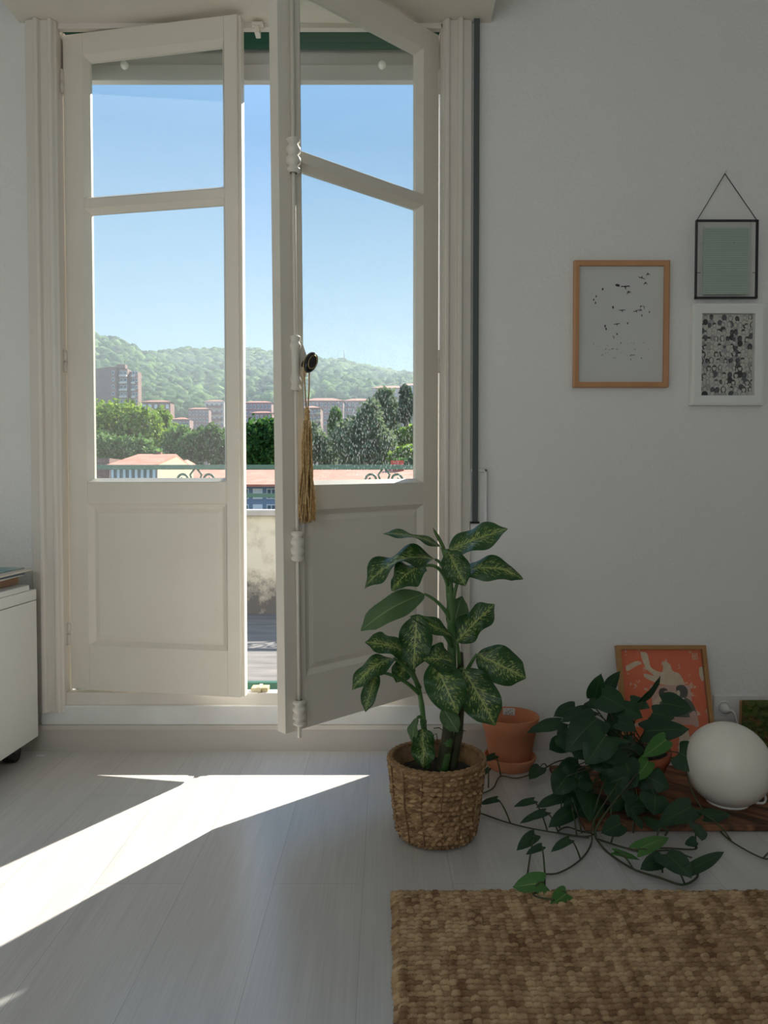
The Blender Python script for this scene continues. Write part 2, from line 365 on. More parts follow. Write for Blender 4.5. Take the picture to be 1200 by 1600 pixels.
def leaf(name, hinge, W, ang, sgn, sag, glass, wide):
    root = None; T = .038; yf, yb = -T / 2, T / 2
    sh = (lambda p: (p[0] * (1 + .0155 * (p[2] - .2)), p[1], p[2] - sag * abs(p[0]) / W)) if sag else None
    X = lambda u: sgn * u
    def rect(u0, u1, z0, z1): return (min(X(u0), X(u1)), max(X(u0), X(u1)), z0, z1)
    hs, fs = .082, wide; mo = .013
    u0, u1 = hs - mo, W - fs + mo
    b = MB(); b.shear = sh
    b.box(X(0), X(u0), yf, yb, zlB, zlT).box(X(u1), X(W), yf, yb, zlB, zlT)
    b.box(X(u0), X(u1), yf, yb, ZG1T + mo, zlT).box(X(u0), X(u1), yf, yb, ZG2T + mo, ZG1B - mo)
    b.box(X(u0), X(u1), yf, yb, ZPT + .004, ZG2B - mo).box(X(u0), X(u1), yf, yb, zlB, ZPB - .004)
    for z0, z1 in ((ZG1B, ZG1T), (ZG2B, ZG2T)):
        o = rect(u0, u1, z0 - mo, z1 + mo); i = rect(hs, W - fs, z0, z1)
        b.ring(o, i, yf, yf + .022).ring(i, i, yf + .022, yb - .005).ring(i, o, yb - .005, yb)
    o = rect(u0, u1, ZPB - .004, ZPT + .004); i = rect(hs + .004, W - fs - .004, ZPB + .010, ZPT - .010)
    b.ring(o, i, yf, yf + .012).ring(i, o, yb - .012, yb)
    # overlapping closing strip on the free edge
    if sgn > 0: b.box(X(W - .002), X(W + .009), yf + .012, yb, zlB, zlT)
    root = b.build(name, M_cream, bevel=.0018); root['kind'] = 'structure'
    root.location = (hinge.x + yf * math.sin(ang), hinge.y - yf * math.cos(ang), 0); root.rotation_euler = (0, 0, ang)
    # offset so that the inner face carries the hinge line
    for z0, z1 in ((ZG1B, ZG1T), (ZG2B, ZG2T)):
        p = MB(); p.shear = sh; r = rect(hs - .004, W - fs + .004, z0 - .004, z1 + .004); p.box(r[0], r[1], yb - .009, yb - .0055, r[2], r[3]); p.build('glass_pane', glass, root)
    p = MB(); p.shear = sh; r = rect(hs + .004, W - fs - .004, ZPB + .010, ZPT - .010); p.box(r[0], r[1], yf + .012, yb - .012, r[2], r[3])
    p.ring((r[0] + .003, r[1] - .003, r[2] + .003, r[3] - .003), (r[0] + .016, r[1] - .016, r[2] + .016, r[3] - .016), yf + .0119, yf + .0085)
    ri = (r[0] + .016, r[1] - .016, r[2] + .016, r[3] - .016); P = [(ri[0], yf + .0085, ri[2]), (ri[1], yf + .0085, ri[2]), (ri[1], yf + .0085, ri[3]), (ri[0], yf + .0085, ri[3])]
    p.add(P, [(0, 1, 2, 3)]); p.build('panel', M_cream, root)
    for zc in (at(100, 128, .03).z, at(100, 565, .03).z, at(100, 990, .03).z):
        h = MB(); h.tube([(X(-.003), yf - .004, zc - .036), (X(-.003), yf - .004, zc - .001)], .0075, 12).tube([(X(-.003), yf - .004, zc + .001), (X(-.003), yf - .004, zc + .036)], .0075, 12)
        h.box(X(.0), X(.004), yf - .006, yf + .02, zc - .034, zc + .034); h.build('hinge', M_trim, root)
    return root
WL = math.hypot(FL.x - HL.x, FL.y - HL.y); WR = math.hypot(FR.x - HR.x, FR.y - HR.y)
aL = -math.atan2(HL.y - FL.y, FL.x - HL.x); aR = math.atan2(HR.y - FR.y, HR.x - FR.x)
d1 = leaf('door_1', HL, WL, aL, 1, 0.0, M_glass, .056)
d2 = leaf('door_2', HR, WR, aR, -1, .014, M_glass_dusty, .086)
d1['label'] = 'cream glazed door leaf on the left, standing slightly ajar'; d2['label'] = 'cream glazed door leaf swung wide open, with bolt and dark knob'
# espagnolette bolt on the open leaf: local frame of door_2, x = -u
bx = -(WR - .040); yf = -.019
def zat(py): return at(460, py, -.385).z
shR = lambda p: (p[0] * (1 + .0155 * (p[2] - .2)), p[1], p[2])
rod = MB(); rod.shear = shR; rod.tube([(bx, yf - .010, zlB - .03), (bx, yf - .010, zlT - .01)], .0052, 10); rod.build('bolt_rod', M_cream, d2)
def guide(z, h, nm='bolt_guide'):
    p = [(0.010, -h), (.018, -h + .005), (.018, -h + .010), (.012, -h * .60), (.019, -h * .45), (.020, -h * .2), (.013, -.02 * h), (.020, h * .2), (.019, h * .42), (.012, h * .6), (.018, h - .010), (.018, h - .005), (.010, h)]
    g = MB(); g.shear = shR; g.lathe(p, 20, c=(bx, yf - .010, z)); g.box(bx - .006, bx + .026, yf - .008, yf, z - h * .55, z + h * .55); g.build(nm, M_cream, d2)
guide(zat(240), .047); guide(zat(854), .042); guide(zat(1117), .036)
zc = zat(566)
g = MB(); g.shear = shR; g.lathe([(.009, -.075), (.015, -.07), (.011, -.058), (.016, -.048), (.013, -.036), (.011, -.03), (.011, .03), (.013, .036), (.016, .048), (.011, .058), (.015, .07), (.009, .075)], 20, c=(bx, yf - .010, zc))
pr = [(bx - .006, -.062), (bx + .020, -.062), (bx + .034, -.028), (bx + .036, 0), (bx + .034, .028), (bx + .020, .062), (bx - .006, .062)]
n = len(pr); vs = [(x, yf - .014, zc + z) for x, z in pr] + [(x, yf, zc + z) for x, z in pr]
g.add(vs, [(k, (k + 1) % n, n + (k + 1) % n, n + k) for k in range(n)] + [tuple(range(n))]); g.build('lock_case', M_cream, d2, bevel=.002)
kn = empty('knob', (bx * 1.013 + .022, yf - .014, zc), 0); kn.parent = d2
kn.rotation_euler = (math.radians(90), math.radians(30), 0)
def scaled(prof, sx): return prof
b = MB(); b.M = Matrix.Scale(.62, 4, (1, 0, 0))
b.lathe([(.0, 0), (.010, 0), (.009, .016), (.012, .022), (.027, .026), (.031, .031), (.031, .035), (.027, .040), (.012, .0425), (.0005, .043)], 32)
b.build('knob_body', M_black, kn)
b = MB(); b.M = Matrix.Scale(.62, 4, (1, 0, 0))
b.tube([(.031 * math.cos(t), .031 * math.sin(t), .030) for t in [2 * math.pi * k / 40 for k in range(40)]], .0012, 6, closed=True)
b.tube([(.020 * math.cos(t), .020 * math.sin(t), .0418) for t in [2 * math.pi * k / 40 for k in range(40)]], .0009, 6, closed=True)
b.build('gold_rim', M_gold, kn)

# roller shutter and green lintel outside
b = MB(); zA, zB, zC_ = at(300, 80, .11).z, at(300, 97, .11).z, at(300, 123, .11).z
sh = thing('roller_shutter', 'grey roller shutter raised above the double doors, two end stops showing', 'shutter', (0, 0, 0))
MB().box(OX0 + .02, OX1 - .02, .135, .15, zB + .003, zA + .1).build('shutter_slat', M_alu, sh, bevel=.002)
MB().box(OX0 + .02, OX1 - .02, .122, .15, zC_, zB).build('bottom_slat', M_alu, sh, bevel=.003)
for px in (195, 597):
    c = at(px, 102, .12); s = MB()
    s.M = Matrix.Translation(c) @ Matrix.Rotation(math.radians(90), 4, 'X')
    s.lathe([(.0, .014), (.006, .014), (.011, .010), (.0135, 0), (.0135, -.004)], 20); s.build('end_stop', M_white, sh)
b = MB(); b.box(OX0, OX1, .112, .118, at(400, 76, .112).z, at(400, 50, .112).z + .02).box(OX0, OX1, .108, .112, at(400, 67, .112).z, at(400, 60, .112).z)
g = b.build('trim_6', M_green); g['kind'] = 'structure'; g['label'] = 'green painted lintel board over the doors'

# ------------------------------------------------------------------ shutter strap on the wall
st = thing('shutter_strap', 'dark grey shutter strap running down the wall to its white winder', 'shutter strap', (at(741, 780, 0).x, 0, 0))
x0 = at(741, 780, 0).x
zt, zbm = at(742, 8, -.03).z, at(738, 815, -.022).z
MB().box(-.0092, .0092, -.0235, -.0215, zbm, zt).build('strap', M_strap, st)
MB().box(-.018, .018, -.04, -.002, zt - .012, zt + .04).build('strap_guide', M_plastic, st, bevel=.003)
p0, p1 = at(731, 831, 0), at(760, 733, 0)
b = MB(); b.box(p0.x - x0, p0.x - x0 + .008, -.016, 0, p0.z, p1.z).box(p1.x - x0 - .008, p1.x - x0, -.016, 0, p0.z, p1.z).box(p0.x - x0, p1.x - x0, -.016, 0, p1.z - .01, p1.z).box(p0.x - x0, p1.x - x0, -.016, 0, p0.z, p0.z + .03)
b.box(p0.x - x0, p1.x - x0, -.008, 0, p0.z, p1.z).build('winder_plate', M_plastic, st, bevel=.0015)
MB().box(-.016, .014, -.026, -.014, zbm - .006, zbm).build('slot', M_black, st)

# ------------------------------------------------------------------ tassel on the knob
dm = Matrix.Translation(d2.location) @ Matrix.Rotation(aR, 4, 'Z')
kw = dm @ Vector((bx * 1.013 + .022, yf - .03, zc - .012))
ta = tag(empty('tassel', kw), 'golden jute tassel hanging from the dark door knob', 'tassel')
zk = at(473, 640, kw.y).z - kw.z; ze = at(473, 818, kw.y).z - kw.z
b = MB()
for dx in (-.006, .006): b.tube([(dx * 1.2, -.004, .004), (dx, 0, zk * .4), (dx * .4, 0, zk)], .0021, 6)
b.tube([(-.0072, -.004, .004), (0, -.004, .020), (.0072, -.004, .004)], .0021, 6)
b.build('loop', M_jute, ta)
MB().lathe([(.002, .006), (.007, .002), (.0085, -.008), (.006, -.014), (.0085, -.02), (.0075, -.03), (.009, -.04)], 16, c=(0, 0, zk)).build('knot', M_jute, ta)
b = MB()
for k in range(38):
    an = 2 * math.pi * k / 24 + .4 * (k // 24); rr = (.021 if k < 24 else .010) * random.uniform(.7, 1.15); ph = random.uniform(0, 6.3); le = ze * random.uniform(.95, 1.0)
    pts = []
    for j in range(15):
        t = j / 14; sp_ = .006 + (rr - .006) * min(1, t * 1.15) ** .8
        pts.append((sp_ * math.cos(an) + .0026 * math.sin(ph + 9 * t), sp_ * math.sin(an) * .8 + .0016 * math.cos(ph + 8 * t), zk - .03 + (le - zk + .03) * t))
    b.tube(pts, .0021, 6)
sk = b.build('fringe', M_jute, ta, fixn=False); sk['kind'] = 'stuff'

# ------------------------------------------------------------------ cabinet with papers
CXR = at(58, 1000, -.05).x; cz1 = at(58, 920, -.05).z; cz0 = at(60, 1150, -.05).z
cb = thing('rolling_cabinet', 'low white cabinet on black casters beside the doors', 'cabinet', (CXR, -.05, 0), math.radians(-2.0))
MB().box(-.42, 0, -.72, 0, cz0, cz1 - .036).build('body', M_white, cb, bevel=.002)
MB().box(-.42, 0, -.72, 0, cz1 - .034, cz1).build('top', M_white, cb, bevel=.002)
for cx, cy in ((-.05, -.07), (-.37, -.07), (-.05, -.65), (-.37, -.65)):
    c = MB(); c.tube([(cx - .016, cy, .027), (cx + .016, cy, .027)], .027, 20); c.build('caster', M_black, cb)
    MB().box(cx - .02, cx + .02, cy - .02, cy + .02, .03, cz0).build('caster_fork', M_blackm, cb)
zt_ = cz1 + .0008
def flat(name, label, cat, px0, py, dY, w_, d_, h, m, rz, z, grp=None):
    c = at(px0, py, -.07 - dY)
    o = MB().box(-w_, 0, -d_, 0, 0, h).build(name, m, bevel=min(.002, h * .3)); o.location = (c.x, c.y, z); o.rotation_euler = (0, 0, rz)
    return tag(o, label, cat, grp)
M_kraft = mat('kraft', (.36, .22, .14), .8); M_teal = mat('teal_print', (.16, .33, .37), .6, var=(.5, .55, .5), vscale=14); M_slate = mat('slate_cover', (.10, .13, .17), .5)
flat('wall_shelf_board', 'white thin board lying on the cabinet top under the papers', 'board', 46, 914, .02, .30, .36, .017, M_white, math.radians(-1), zt_)
flat('notebook', 'brown kraft notebook lying on the white board', 'notebook', 29, 900, 0, .24, .30, .026, M_kraft, math.radians(-2), zt_ + .018)
flat('magazine', 'pale magazine lying over the brown notebook', 'magazine', 36, 892, .01, .26, .30, .005, M_paper, math.radians(3), zt_ + .0448)
flat('book', 'slate blue thin book between pale papers', 'book', 40, 886, .03, .25, .29, .009, M_slate, math.radians(-4), zt_ + .0505)
flat('folder', 'cream card folder near the top of the paper stack', 'folder', 51, 883, .0, .28, .31, .005, mat('card', (.66, .60, .52), .7), math.radians(1), zt_ + .0602)
flat('leaflet', 'teal printed leaflet topmost of the paper stack', 'leaflet', 38, 879, .0, .22, .26, .004, M_teal, math.radians(-3), zt_ + .0658)
c = atz(63, 1181, 0)
tag(MB().box(c.x - .012, c.x + .012, c.y - .004, c.y + .004, .0003, .002).build('paper_scrap', M_paper), 'tiny white paper scrap on the floor by the cabinet', 'paper scrap')

# ------------------------------------------------------------------ pictures on the wall
def wall_frame(name, label, cat, c4, fw, depth, m, gap=0.0):
    """c4 = pixel corners (x0,y0,x1,y1) of the outer frame; origin at the lower left corner"""
    a, b_ = at(c4[0], c4[3], 0), at(c4[2], c4[1], 0); Wd, H = b_.x - a.x, b_.z - a.z
    r = thing(name, label, cat, (a.x, -.001 - gap, a.z))
    f = MB(); o = (0, Wd, 0, H); i = (fw, Wd - fw, fw, H - fw)
    f.ring(o, o, 0, -depth).ring(o, (fw * .25, Wd - fw * .25, fw * .25, H - fw * .25), -depth, -depth - .002)
    f.ring((fw * .25, Wd - fw * .25, fw * .25, H - fw * .25), i, -depth - .002, -depth).ring(i, i, -depth, -.002)
    f.build('frame', m, r)
    return r, Wd, H
def bird(mb, x, z, s, rot, kind=0, m=0, y=0.0):
    """a small flying bird: body lozenge, two swept wings, tail"""
    R = Matrix.Rotation(rot, 2)
    def P(u, v): q = R @ Vector((u, v)); return (x + q.x * s, y, z + q.y * s)
    if kind == 0: shapes = [[(-.08, -.5), (.08, -.5), (.13, .1), (0, .45), (-.13, .1)], [(.05, .15), (.75, .25), (1.0, -.1), (.5, .02), (.06, -.12)], [(-.05, .15), (-.75, .3), (-1.0, 0), (-.5, .06), (-.06, -.12)]]
    elif kind == 1: shapes = [[(-.1, -.4), (.1, -.4), (.14, .1), (0, .5), (-.14, .1)], [(.06, .3), (.5, -.1), (.62, -.75), (.35, -.2), (.05, 0)], [(-.06, .3), (-.5, -.1), (-.6, -.8), (-.32, -.2), (-.05, 0)]]
    else: shapes = [[(-.25, -.5), (.2, -.4), (.3, .2), (.05, .5), (-.25, .2)]]
    for q in shapes: mb.add([P(u, v) for u, v in q], [tuple(range(len(q)))], m)
r, Wd, H = wall_frame('bird_print', 'birch framed white print of small scattered birds on the wall', 'picture', (894, 409, 1044, 606), .0165, .016, M_birch)
b = MB(); b.box(.015, Wd - .015, -.006, -.003, .015, H - .015, 2); u = lambda zx: (zx - 50) / 1110 * Wd; v = lambda zy: H - (zy - 80) / 1475 * H
for zx, zy, s, ro, k in ((915, 230, .0095, .2, 1), (845, 272, .010, 2.9, 0), (888, 335, .009, .1, 1), (562, 362, .0105, 1.5, 2), (655, 380, .0135, .1, 0), (692, 440, .0105, .3, 1), (390, 405, .006, 0, 2), (316, 490, .005, .3, 2), (287, 528, .005, 0, 2), (308, 565, .0055, 0, 2), (512, 617, .0065, .2, 2), (620, 655, .0095, .1, 0), (785, 662, .009, .4, 0), (838, 605, .007, .5, 1), (875, 615, .006, 2, 0), (835, 648, .008, .1, 1), (938, 672, .0045, .4, 2), (850, 712, .0045, .2, 2), (422, 836, .006, 0, 2), (434, 868, .006, .3, 2), (560, 815, .009, .2, 0), (685, 803, .005, 0, 2), (562, 928, .005, .1, 2), (525, 965, .006, 2, 0)):
    bird(b, u(zx), v(zy), s * (1.15 if k < 2 else 1.5), ro, k, 0, -.0064)
for k in range(58):
    zx, zy = random.choice([(290, 1040), (320, 1080), (450, 1060), (440, 1107), (470, 1107), (510, 1107), (560, 1105), (600, 1035), (700, 1037), (740, 1037), (760, 1040), (765, 1105), (880, 1035), (910, 1035), (940, 1100), (850, 1140), (390, 1170), (445, 1150), (605, 1150), (690, 1175), (730, 1178), (760, 1178), (735, 1230), (850, 1210), (540, 1205)])
    bird(b, u(zx + random.uniform(-14, 14)), v(zy + random.uniform(-8, 8)), random.uniform(.0026, .0045), random.uniform(-.5, .5), 2, 1, -.0064)
b.build('print', [M_ink, M_inkgrey, M_paper], r, fixn=False)
MB().box(.015, Wd - .015, -.0100, -.0085, .015, H - .015).build('glass', M_picglass, r)

# hanging black frame with the mint card
a, b_ = at(1082, 469, 0), at(1180, 347, 0); Wd, H = b_.x - a.x, b_.z - a.z
r = thing('hanging_frame', 'thin black metal hanging frame holding a mint striped card', 'picture', (a.x, -.012, a.z))
t = .0045; f = MB(); f.box(0, t, -.012, 0, 0, H).box(Wd - t, Wd, -.012, 0, 0, H).box(0, Wd, -.012, 0, 0, t * 1.2).box(0, Wd, -.012, 0, H - t, H).build('frame', M_blackm, r, bevel=.0008)
MB().box(t, Wd - t, -.0074, -.0058, t, H - t).build('glass', M_picglass, r)
MB().box(t - .001, .016, -.009, -.0078, H * .325, H * .332).build('clip', M_blackm, r); MB().box(Wd - .016, Wd - t + .001, -.009, -.0078, H * .325, H * .332).build('clip', M_blackm, r)
ap = at(1132, 272, -.006); ap = (ap.x - a.x, 0.003, ap.z - a.z)
f = MB(); f.tube([(.004, -.006, H), ap], .0013, 6).tube([ap, (Wd - .004, -.006, H)], .0013, 6).build('chain', M_blackm, r)
MB().tube([(ap[0], .012, ap[2] - .004), (ap[0] + .002, -.004, ap[2] + .006)], .0016, 8).build('nail', mat('steel', (.6, .6, .6), .3, metal=1), r)
M_mint = mat('mint_card', (.43, .53, .46), .8, var=(.46, .56, .49), vscale=20); M_mintd = mat('mint_line', (.27, .38, .32), .8)
f = MB(); f.box(.026, Wd - .026, -.0056, -.0046, .014, H - .024, 0)
for k in range(30):
    z = .02 + k * (H - .05) / 29 + random.uniform(-.0008, .0008); x0_, x1_ = .026 + random.uniform(0, .004), Wd - .026 - random.uniform(0, .004); sl = random.uniform(-.0012, .0012)
    f.add([(x0_, -.00575, z - .0007), (x1_, -.00575, z - .0007 + sl), (x1_, -.00575, z + .0008 + sl), (x0_, -.00575, z + .0008)], [(0, 1, 2, 3)], 1)
bird(f, Wd * .62, H * .715, .004, 1.2, 0, 2, -.0058)
f.build('striped_card', [M_mint, M_mintd, M_ink], r)

# white frame with the crowd print
r, Wd, H = wall_frame('crowd_print', 'white framed black-and-white print of a crowd of faces on the wall', 'picture', (1076, 477, 1190, 634), .0305, .022, M_white)
f = MB(); i0, i1, j0, j1 = .029, Wd - .029, .029, H - .029
f.add([(i0, -.004, j0), (i1, -.004, j0), (i1, -.004, j1), (i0, -.004, j1)], [(0, 1, 2, 3)], 0)
def ell(cx, cz, rx, rz, y, m, rot=0.0, n=14, a0=0.0, a1=2 * math.pi):
    q = []
    for k in range(n):
        t = a0 + (a1 - a0) * k / (n if a1 - a0 > 6.2 else n - 1)
        X_, Z_ = rx * math.cos(t), rz * math.sin(t); q.append((cx + X_ * math.cos(rot) - Z_ * math.sin(rot), y, cz + X_ * math.sin(rot) + Z_ * math.cos(rot)))
    f.add([(min(max(p[0], i0), i1), p[1], min(max(p[2], j0), j1)) for p in q], [tuple(range(n))], m)
rows = 11; yy = -.0042
rc = random.Random(3)
for rw in range(rows):
    z = j1 - .012 - rw * (j1 - j0 - .012) / rows
    for k in range(9):
        x = i0 + (k + .5 * (rw % 2) + rc.uniform(-.15, .3)) * (i1 - i0) / 8.6
        if x > i1: continue
        yy -= .00002; s = rc.uniform(.85, 1.2); kind = rc.random(); ro = rc.uniform(-.3, .3); zz = z + rc.uniform(-.003, .003)
        bodym = rc.choice([0, 0, 0, 1, 2, 3, 4]); hairm = rc.choice([1, 1, 2, 3, 1, 4])
        ell(x, zz - .017 * s, .0092 * s, .0105 * s, yy, 1); ell(x, zz - .0172 * s, .0084 * s, .0098 * s, yy - .000008, bodym)
        if kind < .45: ell(x + rc.uniform(-.001, .001), zz - .001, .0074 * s, .0098 * s, yy - .000006, hairm, ro)
        elif kind < .6: ell(x - .004 * s, zz - .006, .0034 * s, .012 * s, yy - .000006, 1, ro + .3)
        facem = 1 if rc.random() < .17 else 0
        ell(x, zz, .0056 * s, .0078 * s, yy - .000012, 1, ro); ell(x, zz - .0002, .0049 * s, .0071 * s, yy - .000016, 2 if facem else 0, ro)
        if kind > .3: ell(x, zz + .002 * s, .006 * s, .0066 * s, yy - .000018, hairm, ro, 10, .1, math.pi - .1)
f.build('print', [mat('print_cream', (.66, .65, .60), .8), M_ink, mat('print_slate', (.10, .10, .12), .8), mat('print_mauve', (.42, .38, .42), .8), mat('print_grey', (.45, .45, .44), .8)], r, fixn=False)
MB().box(.029, Wd - .029, -.0125, -.011, .029, H - .029).build('glass', M_picglass, r)

# ------------------------------------------------------------------ orange poster leaning against the wall
tp0, tp1 = at(962, 1009, -.014), at(1101, 1009, -.014); Wd = tp1.x - tp0.x; yb_ = -.115; H = math.hypot(tp0.z, -yb_ - .014)
po = thing('framed_poster', 'oak framed orange poster with two figures leaning on the wall', 'poster', (tp0.x, yb_, .001)); po.rotation_euler = (-math.atan2(-yb_ - .014, tp0.z), 0, 0)
f = MB(); fw = .013; o = (0, Wd, 0, H); i = (fw, Wd - fw, fw, H - fw)
f.ring(o, o, .012, -.010).ring(o, i, -.010, -.010).ring(i, i, -.010, 0).build('frame', M_oak, po, bevel=.001)
MB().box(fw * .6, Wd - fw * .6, .004, .010, fw * .6, H - fw * .6).build('backing', M_kraft, po)
def spotted(name, c1, c2, sc, th):
    m = bpy.data.materials.new(name); nt, b = nodes(m); tc = nt.nodes.new('ShaderNodeTexCoord'); n = nt.nodes.new('ShaderNodeTexNoise'); n.inputs['Scale'].default_value = sc; n.inputs['Detail'].default_value = 7; n.inputs['Roughness'].default_value = .7
    L(nt, tc.outputs['Object'], n.inputs['Vector']); r = nt.nodes.new('ShaderNodeValToRGB'); r.color_ramp.elements[0].position = th; r.color_ramp.elements[1].position = th + .03
    r.color_ramp.elements[0].color = (*c1, 1); r.color_ramp.elements[1].color = (*c2, 1); L(nt, n.outputs['Fac'], r.inputs[0]); L(nt, r.outputs[0], b.inputs['Base Color']); b.inputs['Roughness'].default_value = .7; return m
M_orange = spotted('orange_print', (.80, .135, .035), (.74, .50, .34), 24, .575)
M_pcream = mat('poster_cream', (.72, .62, .45), .8, var=(.70, .45, .30), vscale=40); M_pdark = mat('poster_dark', (.05, .045, .04), .8); M_psk = mat('poster_pink', (.62, .38, .30), .8); M_pgreen = mat('poster_olive', (.075, .085, .05), .8)
f = MB(); f.add([(fw, .003, fw), (Wd - fw, .003, fw), (Wd - fw, .003, H - fw), (fw, .003, H - fw)], [(0, 1, 2, 3)], 0)
def pu(zx, zy): return ((zx - 85) / 980.0 * Wd, H - (zy - 55) / 1290.0 * H)       # poster coordinates from the enlarged view
def blob(pts, m, y):
    q = [pu(*p) for p in pts]; P = spline([(x, 0, z) for x, z in q + [q[0]]], 5)[:-1]
    f.add([(min(max(p.x, fw), Wd - fw), y, min(max(p.z, fw), H - fw)) for p in P], [tuple(range(len(P)))], m)
blob([(350, 130), (420, 140), (440, 220), (460, 310), (570, 360), (590, 270), (625, 245), (665, 270), (690, 345), (760, 380), (800, 470), (790, 505), (600, 505), (470, 470), (380, 420), (370, 380), (420, 385), (480, 400), (420, 340), (375, 250)], 1, .0026)
blob([(180, 290), (300, 235), (360, 260), (300, 290), (190, 350)], 1, .00265)
blob([(985, 300), (1020, 310), (1030, 430), (995, 460), (975, 380)], 1, .00265)
q = [pu(430, 508), pu(862, 508), pu(866, 720), pu(895, 950), pu(440, 950)]; f.add([(x, .0025, z) for x, z in q], [tuple(range(5))], 3)
blob([(500, 640), (600, 600), (640, 700), (620, 800), (500, 790), (440, 720)], 1, .0022); blob([(520, 690), (560, 690), (560, 780), (500, 780)], 2, .0021)
blob([(512, 600), (525, 560), (560, 540), (600, 548), (612, 575), (575, 585), (560, 640), (525, 640)], 2, .0020); blob([(572, 580), (605, 572), (612, 605), (590, 632), (570, 615)], 3, .0019)
blob([(620, 740), (690, 670), (760, 640), (850, 680), (895, 780), (880, 860), (620, 850)], 4, .0022)
blob([(705, 570), (715, 525), (760, 505), (805, 520), (830, 565), (822, 620), (790, 655), (745, 650), (715, 620)], 2, .0020); blob([(708, 575), (735, 565), (745, 600), (732, 635), (714, 612)], 1, .0019); blob([(738, 652), (785, 650), (780, 668), (745, 668)], 1, .0018)
blob([(820, 830), (890, 800), (915, 960), (850, 950)], 3, .0021); blob([(700, 1000), (790, 1000), (790, 1200), (700, 1330), (660, 1340)], 1, .0024)
x, z = pu(920, 215); s = .011
for q in ((0, .9, 0, .12), (0, .12, 0, 1.1), (.8, .92, 0, 1.1), (0, .92, 1.0, 1.1), (.25, .37, .25, .85), (.5, .62, .25, .85), (.25, .62, .5, .6)):
    f.add([(x + s * 1.6 * q[0], .0024, z + s * 1.6 * q[2]), (x + s * 1.6 * q[1], .0024, z + s * 1.6 * q[2]), (x + s * 1.6 * q[1], .0024, z + s * 1.6 * q[3]), (x + s * 1.6 * q[0], .0024, z + s * 1.6 * q[3])], [(0, 1, 2, 3)], 1)
f.build('print', [M_orange, M_pcream, M_pdark, M_psk, M_pgreen], po, fixn=False)
MB().box(fw, Wd - fw, -.004, -.002, fw, H - fw).build('glass', M_picglass, po)

# ------------------------------------------------------------------ wall sockets
a, b_ = at(1113, 1124, 0), at(1184, 1085, 0); Wd, H = b_.x - a.x, b_.z - a.z
so_ = thing('wall_socket', 'white double wall socket behind the globe lamp', 'socket', (a.x, -.0005, a.z))
MB().box(0, Wd, -.009, 0, 0, H).build('plate', M_plastic, so_, bevel=.003)
socks = []
for cx in (.032, .032 + (1168 - 1128) * 2.4 / F):
    cz = H * .48; s = MB(); s.M = Matrix.Translation((cx, -.009, cz)) @ Matrix.Rotation(math.radians(90), 4, 'X')
    s.lathe([(.024, -.001), (.024, .003), (.0205, .003), (.0195, -.008), (0, -.0085)], 28); s.build('socket_well', M_plastic, so_)
    h = MB()
    for dx in (-.0095, .0095): h.tube([(cx + dx, -.0008, cz), (cx + dx, .0006, cz)], .0025, 10)
    h.build('contact', M_dark, so_); socks.append((a.x + cx, a.z + cz))

# ------------------------------------------------------------------ brown board, globe lamp, moss panel
BZ = .018; bl = atz(908, 1290, 0).x; bf = atz(1000, 1300, 0).y
def bark():
    m = bpy.data.materials.new('rough_brown_wood'); nt, b = nodes(m); tc = nt.nodes.new('ShaderNodeTexCoord'); mp = nt.nodes.new('ShaderNodeMapping'); mp0_ = nt.nodes.new('ShaderNodeMapping'); mp0_.inputs['Rotation'].default_value = (0, 0, math.radians(40)); mp.inputs['Scale'].default_value = (5, 26, 20)
    L(nt, tc.outputs['Object'], mp0_.inputs[0]); L(nt, mp0_.outputs[0], mp.inputs[0]); n = nt.nodes.new('ShaderNodeTexNoise'); n.inputs['Scale'].default_value = 1.3; n.inputs['Detail'].default_value = 6; n.inputs['Distortion'].default_value = .6; L(nt, mp.outputs[0], n.inputs['Vector'])
    r = nt.nodes.new('ShaderNodeValToRGB'); r.color_ramp.elements[0].position = .35; r.color_ramp.elements[0].color = (.05, .022, .010, 1); r.color_ramp.elements[1].position = .68; r.color_ramp.elements[1].color = (.30, .13, .06, 1)
    L(nt, n.outputs['Fac'], r.inputs[0]); L(nt, r.outputs[0], b.inputs['Base Color']); b.inputs['Roughness'].default_value = .7
    bp = nt.nodes.new('ShaderNodeBump'); bp.inputs['Strength'].default_value = .6; bp.inputs['Distance'].default_value = .004; L(nt, n.outputs['Fac'], bp.inputs['Height']); L(nt, bp.outputs[0], b.inputs['Normal']); return m
bd = MB().box(bl, bl + .95, bf, -.19, .0005, BZ).build('wooden_board', bark(), bevel=.004)
tag(bd, 'rough brown wooden board on the floor under the globe lamp', 'board')
gy = -.455; gc = at(1137, 1196, gy); gr = .109
gl_ = thing('globe_lamp', 'white opal globe lamp on the brown board', 'lamp', (gc.x, gy, BZ))
gz = gc.z - BZ; gz = max(gz, gr * .93)
pf = [(math.sin(t) * gr, gz - math.cos(t) * gr) for t in np.linspace(.42, math.pi, 40)]; pf[-1] = (.0004, pf[-1][1])
MB().lathe(pf, 64).build('globe', M_globe, gl_)
MB().lathe([(.0, .0), (.052, .0), (.054, .004), (.050, gz - math.cos(.42) * gr + .004), (.044, gz - math.cos(.42) * gr + .006)], 48).build('base_ring', M_plastic, gl_)
sx_, sz_ = socks[0]; o3 = Vector((gc.x, gy, BZ))
